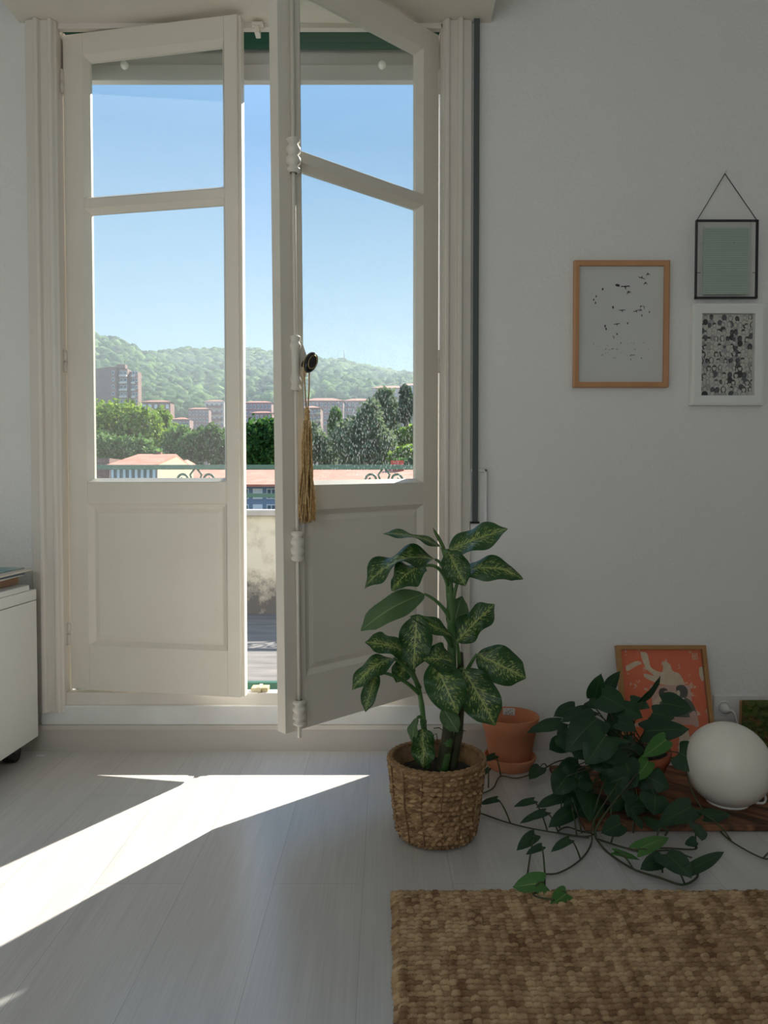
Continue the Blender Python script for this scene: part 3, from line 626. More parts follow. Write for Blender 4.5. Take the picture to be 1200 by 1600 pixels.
b = MB(); pts = [Vector((sx_, -.036, sz_)), Vector((sx_ + .012, -.048, sz_ + .001)), Vector((sx_ + .020, -.056, sz_ - .02)), Vector((sx_ + .026, -.060, sz_ - .055)), Vector((sx_ + .028, -.08, sz_ - .085)), Vector((sx_ + .03, -.13, .006)), Vector((sx_ + .07, -.165, .006)), Vector((gc.x + .10, -.24, BZ + .005)), Vector((gc.x + .125, -.38, BZ + .004)), Vector((gc.x + .09, -.47, BZ + .004)), Vector((gc.x + .045, gy, BZ + .004))]
b.tube([p - o3 for p in spline(pts, 7)], .0032, 8).build('cord', M_plastic, gl_)
b = MB(); b.M = Matrix.Translation(Vector((sx_, -.004, sz_)) - o3) @ Matrix.Rotation(math.radians(90), 4, 'X')
b.lathe([(0, 0), (.0175, 0), (.0175, .014), (.012, .026), (.006, .034), (.003, .036)], 24).build('plug', M_plastic, gl_)

mp0 = at(1157, 1099, -.115)
mo = thing('moss_panel', 'dark green and brown moss panel standing behind the globe lamp', 'moss panel', (mp0.x + .022, -.085, 0))
MB().box(.0, .30, .0, .022, .0005, mp0.z - .004).build('backing_board', M_oak, mo)
V = []; nx, nz = 110, 70
for j in range(nz):
    for i_ in range(nx):
        x = -.004 + .308 * i_ / (nx - 1); z = .002 + (mp0.z - .0) * j / (nz - 1)
        q = mnoise.noise(Vector((x * 60, 0, z * 60))) + .7 * mnoise.noise(Vector((x * 150, 3, z * 150)))
        e_ = min(i_, nx - 1 - i_, j, nz - 1 - j) / 4.0; V.append((x, -.002 - (.024 + .012 * q) * min(1, e_) ** .5, z))
def mossmat():
    m = bpy.data.materials.new('moss'); nt, b = nodes(m); tc = nt.nodes.new('ShaderNodeTexCoord'); n = nt.nodes.new('ShaderNodeTexNoise'); n.inputs['Scale'].default_value = 26; n.inputs['Detail'].default_value = 8; n.inputs['Roughness'].default_value = .75; L(nt, tc.outputs['Object'], n.inputs['Vector'])
    r = nt.nodes.new('ShaderNodeValToRGB'); el = r.color_ramp.elements; el[0].position = .3; el[0].color = (.02, .035, .008, 1); el[1].position = .75; el[1].color = (.12, .20, .03, 1); q = el.new(.5); q.color = (.06, .10, .015, 1); q = el.new(.6); q.color = (.16, .075, .03, 1)
    L(nt, n.outputs['Fac'], r.inputs[0]); L(nt, r.outputs[0], b.inputs['Base Color']); b.inputs['Roughness'].default_value = .9; return m
npmesh('moss', np.array(V), gridfaces(nz, nx), mossmat(), mo)

# ------------------------------------------------------------------ terracotta pot and saucer
pc = at(797, 1112, -.15); pc = Vector((pc.x, -.15, 0)); rim_z = at(797, 1117, -.15).z; pr_ = at(842, 1120, -.15).x - pc.x
sa = MB().lathe([(.0, .0), (.066, .0), (.068, .002), (.079, .032), (.0785, .036), (.074, .036), (.064, .008), (.0, .008)], 56).build('pot_saucer', M_terra); sa.location = pc
tag(sa, 'terracotta saucer under the empty terracotta pot', 'saucer')
hz = rim_z - .0085
pt = thing('terracotta_pot', 'empty terracotta pot with a white price sticker inside the rim', 'pot', (pc.x, pc.y, .0085))
MB().lathe([(.0, .0), (.058, .0), (.060, .003), (pr_ * .90, hz * .72), (pr_ * .93, hz * .73), (pr_, hz * .985), (pr_ * .985, hz), (pr_ * .93, hz), (pr_ * .86, hz * .7), (.05, .01), (0, .01)], 64).build('body', M_terra, pt)
ls = thing('price_sticker', '', 'x') if False else None
b = MB(); ax = .004; rad = pr_ * .885
for k in range(6):
    pass
q = []
for k in range(7):
    an = math.pi / 2 - .36 + k * .08
    q.append((an, ))
vs = []
for (an,) in q:
    for zz in (hz * .84, hz * .985):
        rr = pr_ * (.86 + .07 * ((zz / hz) - .7) / .3) - .0012; vs.append((rr * math.cos(an), rr * math.sin(an), zz))
b.add(vs, [(2 * k, 2 * k + 2, 2 * k + 3, 2 * k + 1) for k in range(6)], 0)
for row in range(4):
    for k in range(1, 5):
        if (row + k) % 3 == 0: continue
        zz = hz * (.86 + .028 * row); vv = []
        for an in (math.pi / 2 - .36 + k * .08, math.pi / 2 - .36 + k * .08 + .05):
            for dz in (0, hz * .014):
                rr = pr_ * (.86 + .07 * (((zz + dz) / hz) - .7) / .3) - .0017; vv.append((rr * math.cos(an), rr * math.sin(an), zz + dz))
        b.add(vv, [(0, 2, 3, 1)], 1)
st_ = b.build('price_sticker', [M_paper, M_inkgrey], pt); st_['label'] = 'white price sticker'

# ------------------------------------------------------------------ leaves
def blade(base, tip, w_, nrm, arch=.1, fold=.25, wave=.0, heart=False, nv=16, nu=8, twist=0.0):
    base, tip = Vector(base), Vector(tip); Lv = tip - base; Ln = Lv.length; nrm = Vector(nrm).normalized(); ph = random.uniform(0, 6)
    t0 = Lv.normalized(); nn = nrm - t0 * nrm.dot(t0); nn = nn.normalized() if nn.length > 1e-4 else t0.orthogonal().normalized()
    ctl = (base + tip) / 2 + nn * arch * Ln
    vs = []; uv = []
    for i in range(nv + 1):
        v = i / nv; p = base * (1 - v) ** 2 + ctl * 2 * v * (1 - v) + tip * v * v
        t = ((ctl - base) * 2 * (1 - v) + (tip - ctl) * 2 * v).normalized()
        n_ = nn - t * nn.dot(t); n_.normalize(); sd_ = t.cross(n_)
        if twist: R = Matrix.Rotation(twist * v, 3, t); n_, sd_ = R @ n_, R @ sd_
        if heart: hw = w_ * .5 * (math.sin(math.pi * min(1, (.10 + .90 * v)) ** .62) ** .75 if v < 1 else 0) * 1.02
        else: hw = w_ * .56 * max(0, math.sin(math.pi * v ** .92)) ** .58
        if v > .84: hw *= 1 - .55 * ((v - .84) / .16) ** .8
        for k in range(nu + 1):
            u_ = -1 + 2 * k / nu
            q = p + sd_ * u_ * hw + n_ * (fold * abs(u_) * hw * (1 if not heart else .7) + wave * hw * math.sin(ph + 11 * v + 2 * u_) * abs(u_) ** 1.5)
            q += n_ * (-.18 * hw * u_ * u_)
            if heart: q -= t * (Ln * .20 * (abs(u_) ** 1.3) * max(0, 1 - 2.6 * v) * (1 - (max(0, abs(u_) - .8)) * 1.5))
            vs.append(q); uv.append(((u_ + 1) / 2, v))
    c = nu + 1
    fs = [(i * c + k, i * c + k + 1, (i + 1) * c + k + 1, (i + 1) * c + k) for i in range(nv) for k in range(nu)]
    return vs, fs, uv
def leafmat(name, dark, light, pale, blotch, rough, midw):
    m = bpy.data.materials.new(name); nt, b = nodes(m)
    uvn = nt.nodes.new('ShaderNodeUVMap'); uvn.uv_map = 'UVMap'; sp = nt.nodes.new('ShaderNodeSeparateXYZ'); L(nt, uvn.outputs[0], sp.inputs[0])
    def mth(op, a, b_=None):
        n = nt.nodes.new('ShaderNodeMath'); n.operation = op
        for i, x in enumerate((a, b_)):
            if x is None: continue
            if isinstance(x, (int, float)): n.inputs[i].default_value = x
            else: L(nt, x, n.inputs[i])
        return n.outputs[0]
    s = mth('MULTIPLY', mth('ABSOLUTE', mth('SUBTRACT', sp.outputs[0], .5)), 2.0); v = sp.outputs[1]
    oi = nt.nodes.new('ShaderNodeObjectInfo')
    al_ = mth('SUBTRACT', v, mth('MULTIPLY', s, .28))
    cb_ = nt.nodes.new('ShaderNodeCombineXYZ'); L(nt, mth('MULTIPLY', al_, 34.0), cb_.inputs[0]); L(nt, mth('MULTIPLY', s, 5.5), cb_.inputs[1]); L(nt, mth('ADD', mth('MULTIPLY', oi.outputs['Random'], 40.0), mth('MULTIPLY', mth('GREATER_THAN', sp.outputs[0], .5), 7.0)), cb_.inputs[2])
    n = nt.nodes.new('ShaderNodeTexNoise'); n.inputs['Scale'].default_value = 1.0; n.inputs['Detail'].default_value = 6; n.inputs['Roughness'].default_value = .65; n.inputs['Distortion'].default_value = .5; L(nt, cb_.outputs[0], n.inputs['Vector'])
    th = mth('ADD', mth('MULTIPLY', s, .16), blotch)
    bl_ = nt.nodes.new('ShaderNodeMapRange'); L(nt, mth('SUBTRACT', n.outputs['Fac'], th), bl_.inputs[0]); bl_.inputs[1].default_value = 0; bl_.inputs[2].default_value = .09
    edge = nt.nodes.new('ShaderNodeMapRange'); L(nt, s, edge.inputs[0]); edge.inputs[1].default_value = .92; edge.inputs[2].default_value = .72
    blf = mth('MULTIPLY', bl_.outputs[0], edge.outputs[0])
    mid = nt.nodes.new('ShaderNodeMapRange'); L(nt, s, mid.inputs[0]); mid.inputs[1].default_value = midw; mid.inputs[2].default_value = midw * .4
    tc = nt.nodes.new('ShaderNodeTexCoord'); n2 = nt.nodes.new('ShaderNodeTexNoise'); n2.inputs['Scale'].default_value = 14; L(nt, tc.outputs['Object'], n2.inputs['Vector'])
    c1 = nt.nodes.new('ShaderNodeMix'); c1.data_type = 'RGBA'; c1.inputs[6].default_value = (*dark, 1); c1.inputs[7].default_value = (*light, 1)
    L(nt, mth('MULTIPLY', mth('ADD', n2.outputs['Fac'], oi.outputs['Random']), .5), c1.inputs[0])
    c2 = nt.nodes.new('ShaderNodeMix'); c2.data_type = 'RGBA'; L(nt, c1.outputs[2], c2.inputs[6]); c2.inputs[7].default_value = (*pale, 1)
    L(nt, mth('MAXIMUM', blf, mid.outputs[0]), c2.inputs[0]); L(nt, c2.outputs[2], b.inputs['Base Color'])
    b.inputs['Roughness'].default_value = rough
    w_ = nt.nodes.new('ShaderNodeTexWave'); cb2 = nt.nodes.new('ShaderNodeCombineXYZ'); L(nt, al_, cb2.inputs[0]); L(nt, cb2.outputs[0], w_.inputs['Vector']); w_.inputs['Scale'].default_value = 6.5
    bp = nt.nodes.new('ShaderNodeBump'); bp.inputs['Strength'].default_value = .35; bp.inputs['Distance'].default_value = .001; L(nt, w_.outputs['Fac'], bp.inputs['Height']); L(nt, bp.outputs[0], b.inputs['Normal'])
    tr = nt.nodes.new('ShaderNodeBsdfTranslucent'); L(nt, c2.outputs[2], tr.inputs[0]); mx = nt.nodes.new('ShaderNodeMixShader'); mx.inputs[0].default_value = .22
    L(nt, b.outputs[0], mx.inputs[1]); L(nt, tr.outputs[0], mx.inputs[2]); L(nt, mx.outputs[0], nt.nodes['Material Output'].inputs[0]); return m
M_dieff = leafmat('dumb_cane_leaf', (.016, .064, .015), (.030, .105, .024), (.36, .43, .13), .455, .33, .055)
M_dieffu = leafmat('dumb_cane_leaf_underside', (.07, .14, .05), (.10, .19, .07), (.25, .33, .14), .66, .5, .06)
M_poth = leafmat('pothos_leaf', (.007, .034, .013), (.014, .064, .018), (.07, .15, .035), .68, .44, .03)
M_pothy = leafmat('pothos_young_leaf', (.04, .15, .025), (.07, .22, .035), (.30, .40, .10), .68, .36, .04)

# ------------------------------------------------------------------ woven basket with the tall plant
BY = -.60; bc = at(682, 1180, BY); BC = Vector((bc.x, BY, 0))
RT = at(754, 1180, BY).x - bc.x; RB = .088; BH = bc.z
rows, segs = 15, 42; nr, nc = rows * 10, segs * 8
ti = np.linspace(0, 1, nr); th = np.arange(nc) / nc * 2 * math.pi
T_, TH = np.meshgrid(ti, th, indexing='ij')
rowf = T_ * rows; rv = rowf - np.floor(rowf); ri = np.floor(rowf)
q = TH / (2 * math.pi) * segs + .5 * (ri % 2) + np.where(rv < .5, rv, 1 - rv) * 1.0 + .15 * np.sin(ri * 5.1 + TH * 3)
q = q - np.floor(q)
hgt = np.sqrt(np.clip(np.sin(math.pi * q), 0, 1)) * np.clip(np.sin(math.pi * rv), 0, 1) ** .5
base_r = RB + (RT - RB) * np.clip(T_ * 1.0, 0, 1) ** .72 - .016 * np.clip(.10 - T_, 0, 1) ** 2 * 60
Rr = base_r + .0085 * hgt * (1 + .35 * np.sin(ri * 3.7 + 9 * np.sin(TH * 5 + ri))) + .0012 * np.sin(3 * TH)
V = np.stack([Rr * np.cos(TH), Rr * np.sin(TH), T_ * (BH - .012) + .001], -1).reshape(-1, 3)
bk = thing('woven_basket', 'brown woven seagrass basket holding the tall variegated plant', 'basket', BC)
M_sea = mat('seagrass', (.34, .205, .095), .75, var=(.20, .11, .045), vscale=55, bump=.5, bscale=220, bdist=.002)
bo_ = npmesh('body', V, gridfaces(nr, nc, True), [], bk)
q0 = TH / (2 * math.pi) * segs + .5 * (ri % 2) + np.where(rv < .5, rv, 1 - rv) * 1.0 + .15 * np.sin(ri * 5.1 + TH * 3)
tabB = rng.uniform(0, 1, (64, 128)); sid = tabB[ri.astype(int) % 64, (np.floor(q0).astype(int) * 2 + (rv > .5)) % 128]
fa = bo_.data.attributes.new('strand', 'FLOAT', 'POINT'); fa.data.foreach_set('value', sid.ravel().astype(np.float32))
mS = bpy.data.materials.new('seagrass_braid'); nt, b = nodes(mS); an = nt.nodes.new('ShaderNodeAttribute'); an.attribute_name = 'strand'
r_ = nt.nodes.new('ShaderNodeValToRGB'); el = r_.color_ramp.elements; el[0].color = (.17, .09, .038, 1); el[1].color = (.50, .33, .17, 1); q_ = el.new(.55); q_.color = (.33, .20, .09, 1)
L(nt, an.outputs['Fac'], r_.inputs[0]); L(nt, r_.outputs[0], b.inputs['Base Color']); b.inputs['Roughness'].default_value = .6
bo_.data.materials.append(mS)
b = MB()
for ly, (dr, dz) in enumerate(((0, -.006), (.003, .001), (-.004, .002))):
    for k in range(40):
        a0 = 2 * math.pi * k / 40; pts = []
        for j in range(7):
            an = a0 + j / 6 * 2 * math.pi / 40 * 1.7; tt = j / 6
            pts.append(((RT + dr - .002 + .004 * math.sin(math.pi * tt)) * math.cos(an), (RT + dr - .002 + .004 * math.sin(math.pi * tt)) * math.sin(an), BH - .006 + dz + (.006 * (tt - .5)) * (1 if ly % 2 else -1)))
        b.tube(pts, [.0022, .004, .0046, .0048, .0046, .004, .0022], 6)
b.build('rim', M_sea, bk, fixn=False)
b = MB()
for k in range(15):
    an = 2 * math.pi * (k + .35) / 15; b.tube([((RB + (RT - RB) * t ** .72 + .0068) * math.cos(an + .02 * math.sin(9 * t)), (RB + (RT - RB) * t ** .72 + .0068) * math.sin(an + .02 * math.sin(9 * t)), .004 + (BH - .014) * t) for t in np.linspace(0.02, 1, 14)], .0016, 6)
b.build('stitching', mat('dark_seagrass', (.20, .10, .045), .8), bk, fixn=False)
pf = [(RT - .004, BH - .006), (RT - .010, BH - .03), (RT - .016, BH - .06), (RB - .006, .02), (0, .016)]
MB().lathe(pf, 48).build('lining', M_sea, bk)

pl = thing('dumb_cane_plant', 'tall dumb cane plant with cream-flecked leaves growing in the basket', 'plant', BC + Vector((0, 0, .018)))
O3 = pl.location.copy()
def P(px, py, dy=0.0): return at(px, py, BY + dy) - O3
sp_z = BH - .040 - .018
V = []
for j in range(14):
    for k in range(40):
        rr = (RT - .020) * j / 13; an = 2 * math.pi * k / 40; V.append((rr * math.cos(an), rr * math.sin(an), sp_z + .006 * mnoise.noise(Vector((rr * math.cos(an) * 40, rr * math.sin(an) * 40, 0)))))
npmesh('soil', np.array(V), gridfaces(14, 40, True), M_soil, pl)
MB().lathe([(.0, .0), (RB - .014, .0), (RT - .022, sp_z)], 40).build('root_ball', M_soil, pl)
def stem(pts, r0, r1, m=M_stem):
    pp = spline([P(*p) for p in pts], 6); n = len(pp)
    rad = [(r0 + (r1 - r0) * k / (n - 1)) * (1.0 + (.10 if k % 5 == 0 else 0)) for k in range(n)]
    return MB().tube(pp, rad, 12).build('stem', m, pl)
s1 = stem([(692, 1204, .0), (700, 1150, 0), (704, 1080, 0), (706, 1000, 0), (704, 940, 0), (699, 880, 0), (697, 858, 0)], .0135, .008)
s1b = stem([(690, 1206, .004), (698, 1160, .002), (703, 1110, .0)], .0165, .0135, M_cane)
s2 = stem([(706, 1204, .02), (717, 1140, .015), (720, 1075, .01), (719, 1020, .0)], .0115, .0075, M_cane)
s3 = stem([(668, 1200, -.02), (663, 1140, -.02), (656, 1085, -.02), (643, 1045, -.02)], .0075, .0055)
def dl(b0, t0, w_px, nrm=(0, -.75, .66), arch=.12, fold=.25, wave=.12, pet=None, dy=(0, 0), under=False, twist=0.0, sub=None, pr=.0042):
    """leaf: pixel of the blade's base and tip, full width in pixels, petiole start pixel, depths of base and tip"""
    B, T = P(*b0, dy[0]), P(*t0, dy[1]); wm = w_px * (BY + dy[0] + 2.4) / F
    vs, fs, uv = blade(B, T, wm, nrm, arch * 1.5, fold * 1.3, wave * 2.2, nv=28, nu=12, twist=twist)
    o = MB().add(vs, fs, 0, uv, True).build('leaf', M_dieffu if under else M_dieff, pl, fixn=False)
    if pet:
        A = P(pet[0], pet[1], pet[2] if len(pet) > 2 else 0); mid = (A + B) / 2 + Vector((0, 0, (B - A).length * .18))
        if len(pet) > 4: mid = P(pet[3], pet[4], dy[0] * .6)
        MB().tube(bez(A, mid, B, 8), [pr * 1.35 - pr * .6 * k / 8 for k in range(9)], 8).build('petiole', M_stem, o)
    return o
dl((701, 860), (794, 826), 46, (-.25, -.75, .75), .03, .2, .1, (699, 880), (0, -.03))
dl((690, 855), (597, 834), 30, (.1, -.35, 1), .10, .15, .1, (697, 876), (0, -.04))
dl((719, 896), (818, 905), 40, (-.1, -.75, .7), .30, .1, .1, (706, 946, 0, 711, 920), (-.01, -.05))
dl((680, 874), (569, 920), 50, (-.15, -.45, .95), .26, .25, .2, (701, 925, -.004, 697, 880), (-.01, -.06))
dl((664, 884), (612, 924), 46, (-.3, -.7, .7), .22, .1, .15, (700, 915, -.004, 690, 878), (-.05, -.09))
dl((700, 862), (727, 916), 38, (-.1, -1, .35), .08, .2, .12, (699, 880), (-.02, -.06))
dl((663, 928), (563, 986), 38, (-.25, -.85, .4), .20, .18, .1, (704, 968, -.004, 688, 938), (-.02, -.05), under=True)
dl((709, 985), (722, 931), 36, (.3, -1, -.1), -.10, .2, .05, (706, 1005), (.03, .05), under=True)
dl((714, 1003), (773, 944), 42, (-.35, -.8, .5), .05, .25, .2, (718, 1040, 0), (-.03, -.03))
dl((707, 995), (640, 963), 28, (.2, -.65, .8), .06, .2, .1, (707, 1010), (-.02, -.05))
dl((652, 962), (646, 1046), 48, (-.2, -1, .2), .06, .12, .12, (706, 1010, -.01, 682, 966), (-.05, -.07))
dl((632, 1018), (570, 1004), 36, (.1, -.75, .7), .12, .22, .12, (645, 1048, -.02), (-.05, -.10))
dl((640, 1018), (619, 1067), 32, (.35, -1, .15), .05, .2, .12, (646, 1050, -.02), (-.01, -.01))
dl((615, 1029), (550, 1078), 32, (-.2, -.75, .7), .26, .12, .15, (656, 1075, -.02, 638, 1040), (-.06, -.11))
dl((589, 1050), (571, 1113), 24, (-.4, -1, .2), .08, .3, .08, (656, 1085, -.02, 625, 1052), (-.07, -.10))
dl((745, 1022), (822, 1060), 54, (-.25, -.9, .5), .06, .12, .1, (722, 1060, .0, 732, 1042), (-.02, -.05))
dl((678, 1032), (716, 1116), 56, (-.1, -1, .3), .08, .15, .12, (706, 1060, -.01, 690, 1028), (-.06, -.11))
dl((724, 1046), (774, 1134), 56, (.05, -1, .3), .08, .15, .12, (719, 1050, 0), (-.05, -.10))
dl((707, 1034), (660, 1030), 42, (.1, -.85, .6), .15, .3, .1, (707, 1050), (-.04, -.08))
dl((692, 1106), (716, 1144), 26, (-.1, -1, .1), .05, .2, .1, (703, 1100, -.01), (-.03, -.05), under=True)
dl((660, 1138), (661, 1200), 34, (.1, -1, .25), .12, .2, .3, (664, 1130, -.02, 656, 1118), (-.04, -.075))
dl((652, 1122), (646, 1162), 18, (-.8, -.8, .2), .15, .3, .1, (664, 1128, -.02, 656, 1116), (-.035, -.05), under=True)
dl((697, 862), (676, 824), 5, (0, -1, 0), -.03, .5, 0, None, (.0, 0))
for px, py, dx, dz in ((684, 1158, -.012, .02), (722, 1150, .008, .016), (690, 1140, -.02, .006), (719, 1120, .01, .02)):
    q = P(px, py, -.01); MB().tube([q, q + Vector((dx * .3, -.004, dz)), q + Vector((dx, -.006, dz * .8))], .0012, 5).build('dried_sheath', M_cane, pl)

# ------------------------------------------------------------------ pothos
PY = -.35; pcx = at(984, 1190, PY); PC = Vector((pcx.x, PY, BZ + .0005))
ph = thing('potted_pothos', 'trailing pothos with heart-shaped leaves in a dark terracotta pot', 'plant', PC)
PH = at(984, 1168, PY).z - PC.z; PR = at(1046, 1170, PY).x - PC.x
MB().lathe([(.0, .0), (PR * .68, .0), (PR * .70, .003), (PR * .92, PH * .74), (PR * .95, PH * .75), (PR, PH * .985), (PR * .985, PH), (PR * .92, PH), (PR * .86, PH * .7), (PR * .8, PH * .6)], 56).build('pot', M_terra2, ph)
MB().lathe([(PR * .90, PH * .88), (PR * .5, PH * .9), (0, PH * .9)], 40).build('soil', M_soil, ph)
U = lambda zx, zy: (740 + zx / 2.609, 980 + zy / 2.609)
def pleaf(c, t, wz, z=None, Y=None, nrm=(0, -.6, .8), young=False, arch=.08, src=None, fold=.18):
    """blade base and tip in enlarged-view pixels; placed at height z over the floor or at depth Y"""
    (bx_, by_), (tx_, ty_) = U(*c), U(*t)
    if Y is not None: B, T = at(bx_, by_, Y), at(tx_, ty_, Y - .03)
    else: B, T = atz(bx_, by_, z), atz(tx_, ty_, max(.012, z - .012))
    d = B.y + 2.4; wm = wz / 2.609 * d / F * 1.16
    vs, fs, uv = blade(B - PC, T - PC, wm, nrm, arch, fold, .06, heart=True, nv=14, nu=8)
    o = MB().add(vs, fs, 0, uv, True).build('leaf', M_pothy if young else M_poth, ph, fixn=False)
    if src is not None:
        A = src if isinstance(src, Vector) else (at(*U(src[0], src[1]), src[2]) if len(src) > 2 else atz(*U(*src), .01))
        A = A - PC; Bl = B - PC; mid = (A + Bl) / 2 + Vector((0, 0, .02))
        MB().tube(bez(A, mid, Bl, 7), [.0021, .002, .002, .0019, .0018, .0018, .0017, .0016], 6).build('petiole', M_vine, o)
    return o
cr = PC + Vector((0, 0, PH * .9))
def rs(): return cr + Vector((random.uniform(-.05, .05), random.uniform(-.06, .03), 0))
for c, t, wz, Y, nr_, yg in (
    ((492, 288), (520, 188), 62, -.36, (-.3, -1, .2), 0), ((540, 262), (598, 178), 48, -.30, (-.7, -.7, .2), 0), ((690, 300), (762, 196), 50, -.40, (.6, -.8, .2), 0),
    ((520, 280), (625, 335), 105, -.40, (0, -.8, .6), 0), ((415, 325), (325, 365), 62, -.38, (-.1, -.6, .8), 0), ((480, 338), (352, 390), 62, -.42, (0, -.5, .9), 0),
    ((355, 388), (216, 432), 58, -.42, (0, -.5, .9), 0), ((500, 375), (375, 512), 118, -.46, (-.3, -.8, .6), 0), ((535, 445), (455, 562), 112, -.50, (-.15, -.95, .4), 0),
    ((370, 470), (308, 500), 70, -.36, (-.3, -.8, .5), 0), ((770, 310), (892, 336), 95, -.30, (.1, -.8, .6), 0), ((700, 425), (882, 416), 92, -.40, (.05, -.75, .7), 0),
    ((600, 330), (690, 370), 80, -.42, (.1, -.8, .6), 0), ((590, 385), (665, 425), 62, -.45, (.1, -.8, .6), 0), ((520, 462), (650, 470), 42, -.48, (0, -.4, .9), 0),
    ((785, 458), (688, 530), 62, -.45, (.2, -.8, .6), 1), ((712, 545), (645, 630), 62, -.47, (.2, -.9, .4), 1), ((838, 512), (942, 570), 108, -.44, (.1, -.95, .4), 0),
    ((540, 640), (640, 600), 90, -.50, (0, -.9, .4), 0), ((690, 600), (800, 660), 100, -.45, (.1, -.95, .3), 0), ((560, 540), (640, 560), 90, -.47, (.1, -.9, .5), 0),
    ((430, 560), (330, 605), 74, -.44, (-.2, -.7, .7), 0), ((640, 300), (720, 330), 60, -.33, (.2, -.7, .6), 0), ((470, 300), (530, 330), 62, -.33, (.1, -.7, .7), 0),
    ((600, 440), (520, 400), 80, -.36, (-.1, -.8, .6), 0), ((660, 470), (600, 520), 80, -.40, (-.1, -.9, .5), 0), ((620, 360), (540, 410), 90, -.38, (-.1, -.8, .6), 0),
    ((730, 350), (820, 372), 80, -.36, (.1, -.8, .6), 0), ((500, 520), (560, 600), 90, -.46, (.1, -.95, .3), 0), ((390, 420), (340, 450), 56, -.34, (-.2, -.7, .7), 0)):
    pleaf(c, t, wz, Y=Y, nrm=nr_, young=bool(yg), src=rs(), arch=random.uniform(.06, .2))
FLT = (0, -.35, .95)
for c, t, wz, z, nr_, yg, src in (
    ((440, 640), (345, 676), 50, .06, FLT, 0, (480, 700)), ((475, 675), (470, 795), 104, .07, (0, -.85, .5), 0, (500, 860)), ((745, 680), (650, 740), 60, .06, FLT, 0, (690, 760)),
    ((890, 732), (752, 805), 86, .06, (-.1, -.75, .7), 0, (780, 850)), ((655, 765), (685, 826), 44, .05, (.2, -.9, .4), 0, (650, 840)), ((940, 768), (1050, 765), 52, .045, (0, -.6, .8), 0, (1050, 870)),
    ((905, 800), (930, 872), 70, .05, (.2, -.8, .6), 0, (905, 900)), ((905, 870), (860, 885), 46, .04, FLT, 0, (905, 905)), ((672, 905), (797, 858), 58, .05, (-.1, -.6, .8), 1, (780, 960)),
    ((575, 915), (680, 950), 32, .03, FLT, 1, (650, 985)), ((765, 945), (678, 988), 58, .035, (-.1, -.7, .7), 0, (770, 1000)), ((785, 925), (890, 1025), 104, .05, (.1, -.8, .6), 0, (860, 1045)),
    ((890, 985), (1022, 915), 46, .04, (.2, -.8, .5), 0, (912, 1010)), ((95, 700), (22, 724), 30, .045, FLT, 0, (150, 800)), ((245, 705), (162, 733), 34, .06, FLT, 0, (300, 828)),
    ((362, 690), (254, 738), 52, .06, FLT, 0, (350, 820)), ((292, 752), (186, 802), 36, .045, FLT, 0, (345, 836)), ((402, 748), (303, 818), 58, .05, (-.2, -.75, .6), 0, (420, 850)),
    ((405, 705), (365, 735), 34, .06, FLT, 0, (440, 840)), ((250, 845), (174, 912), 46, .05, (-.3, -.8, .5), 0, (220, 1005)), ((278, 892), (212, 928), 32, .045, FLT, 0, (290, 1003)),
    ((390, 865), (314, 918), 36, .05, FLT, 0, (435, 945)), ((285, 1042), (158, 1060), 80, .03, (0, -.75, .7), 1, (240, 1085)), ((380, 1085), (312, 1135), 62, .024, (0, -.8, .6), 1, (330, 1110)),
    ((88, 522), (38, 548), 32, .06, FLT, 0, (110, 605)), ((272, 570), (226, 622), 50, .035, (-.2, -.7, .7), 0, (300, 570)), ((62, 575), (42, 605), 18, .04, FLT, 0, (60, 655)),
    ((560, 720), (620, 700), 60, .07, (0, -.9, .4), 0, (560, 850)), ((600, 800), (520, 840), 70, .05, (0, -.8, .5), 0, (560, 880)), ((760, 820), (690, 770), 56, .05, (0, -.7, .7), 0, (740, 900)),
    ((1000, 652), (1080, 588), 44, .075, (-.5, -.8, .3), 0, (968, 722)), ((400, 600), (470, 580), 62, .08, (0, -.7, .7), 0, (480, 700))):
    pleaf(c, t, wz, z=z, nrm=nr_, young=bool(yg), src=src)
for k in range(26):
    zx = random.uniform(360, 640) if k % 5 else random.uniform(640, 800); zy = random.uniform(420, 800) if k % 5 else random.uniform(660, 800); an = random.uniform(-.9, .9); l_ = random.uniform(80, 115)
    Yl = -.44 - .10 * (zy - 420) / 380 + random.uniform(-.03, .02)
    if at(*U(zx, zy), Yl).z < .05: Yl = max(-.50, Yl)
    pleaf((zx, zy), (zx + l_ * math.sin(an), zy + l_ * math.cos(an) * .8), random.uniform(75, 110), Y=Yl, nrm=(math.sin(an) * .4, -.9, random.uniform(.2, .7)), src=rs(), arch=random.uniform(.05, .2))
def vine(pts, r=.0019):
    P3 = [(p if isinstance(p, Vector) else atz(*U(*p[:2]), p[2] if len(p) > 2 else .005)) - PC for p in pts]
    return MB().tube(spline(P3, 6), r, 7).build('vine', M_vine, ph, fixn=False)
ov = PC + Vector((-.05, -.10, PH * .8))
vine([cr + Vector((-.04, -.05, 0)), PC + Vector((-.09, -.115, PH * .9)), (490, 760, .06), (480, 850, .006), (300, 832), (150, 800), (24, 757)])
vine([cr + Vector((-.03, -.06, 0)), PC + Vector((-.05, -.13, PH * .9)), (495, 780, .06), (480, 880, .006), (435, 948), (350, 1000), (285, 1006), (215, 1006)])
vine([cr + Vector((0, -.06, 0)), PC + Vector((-.02, -.135, PH * .9)), (510, 800, .06), (520, 890, .006), (640, 980), (760, 1022), (850, 1050), (908, 1022), (915, 985)], .0024)
vine([cr + Vector((.06, -.04, 0)), PC + Vector((.11, -.08, PH * .9)), (900, 690, .06), (980, 800, .006), (1050, 872), (1180, 942), (1235, 935), (1300, 975)])
vine([cr + Vector((-.06, 0, 0)), PC + Vector((-.12, -.02, PH * .8)), (350, 545, .03), (270, 585, .006), (180, 615), (110, 608), (80, 655), (32, 680)])
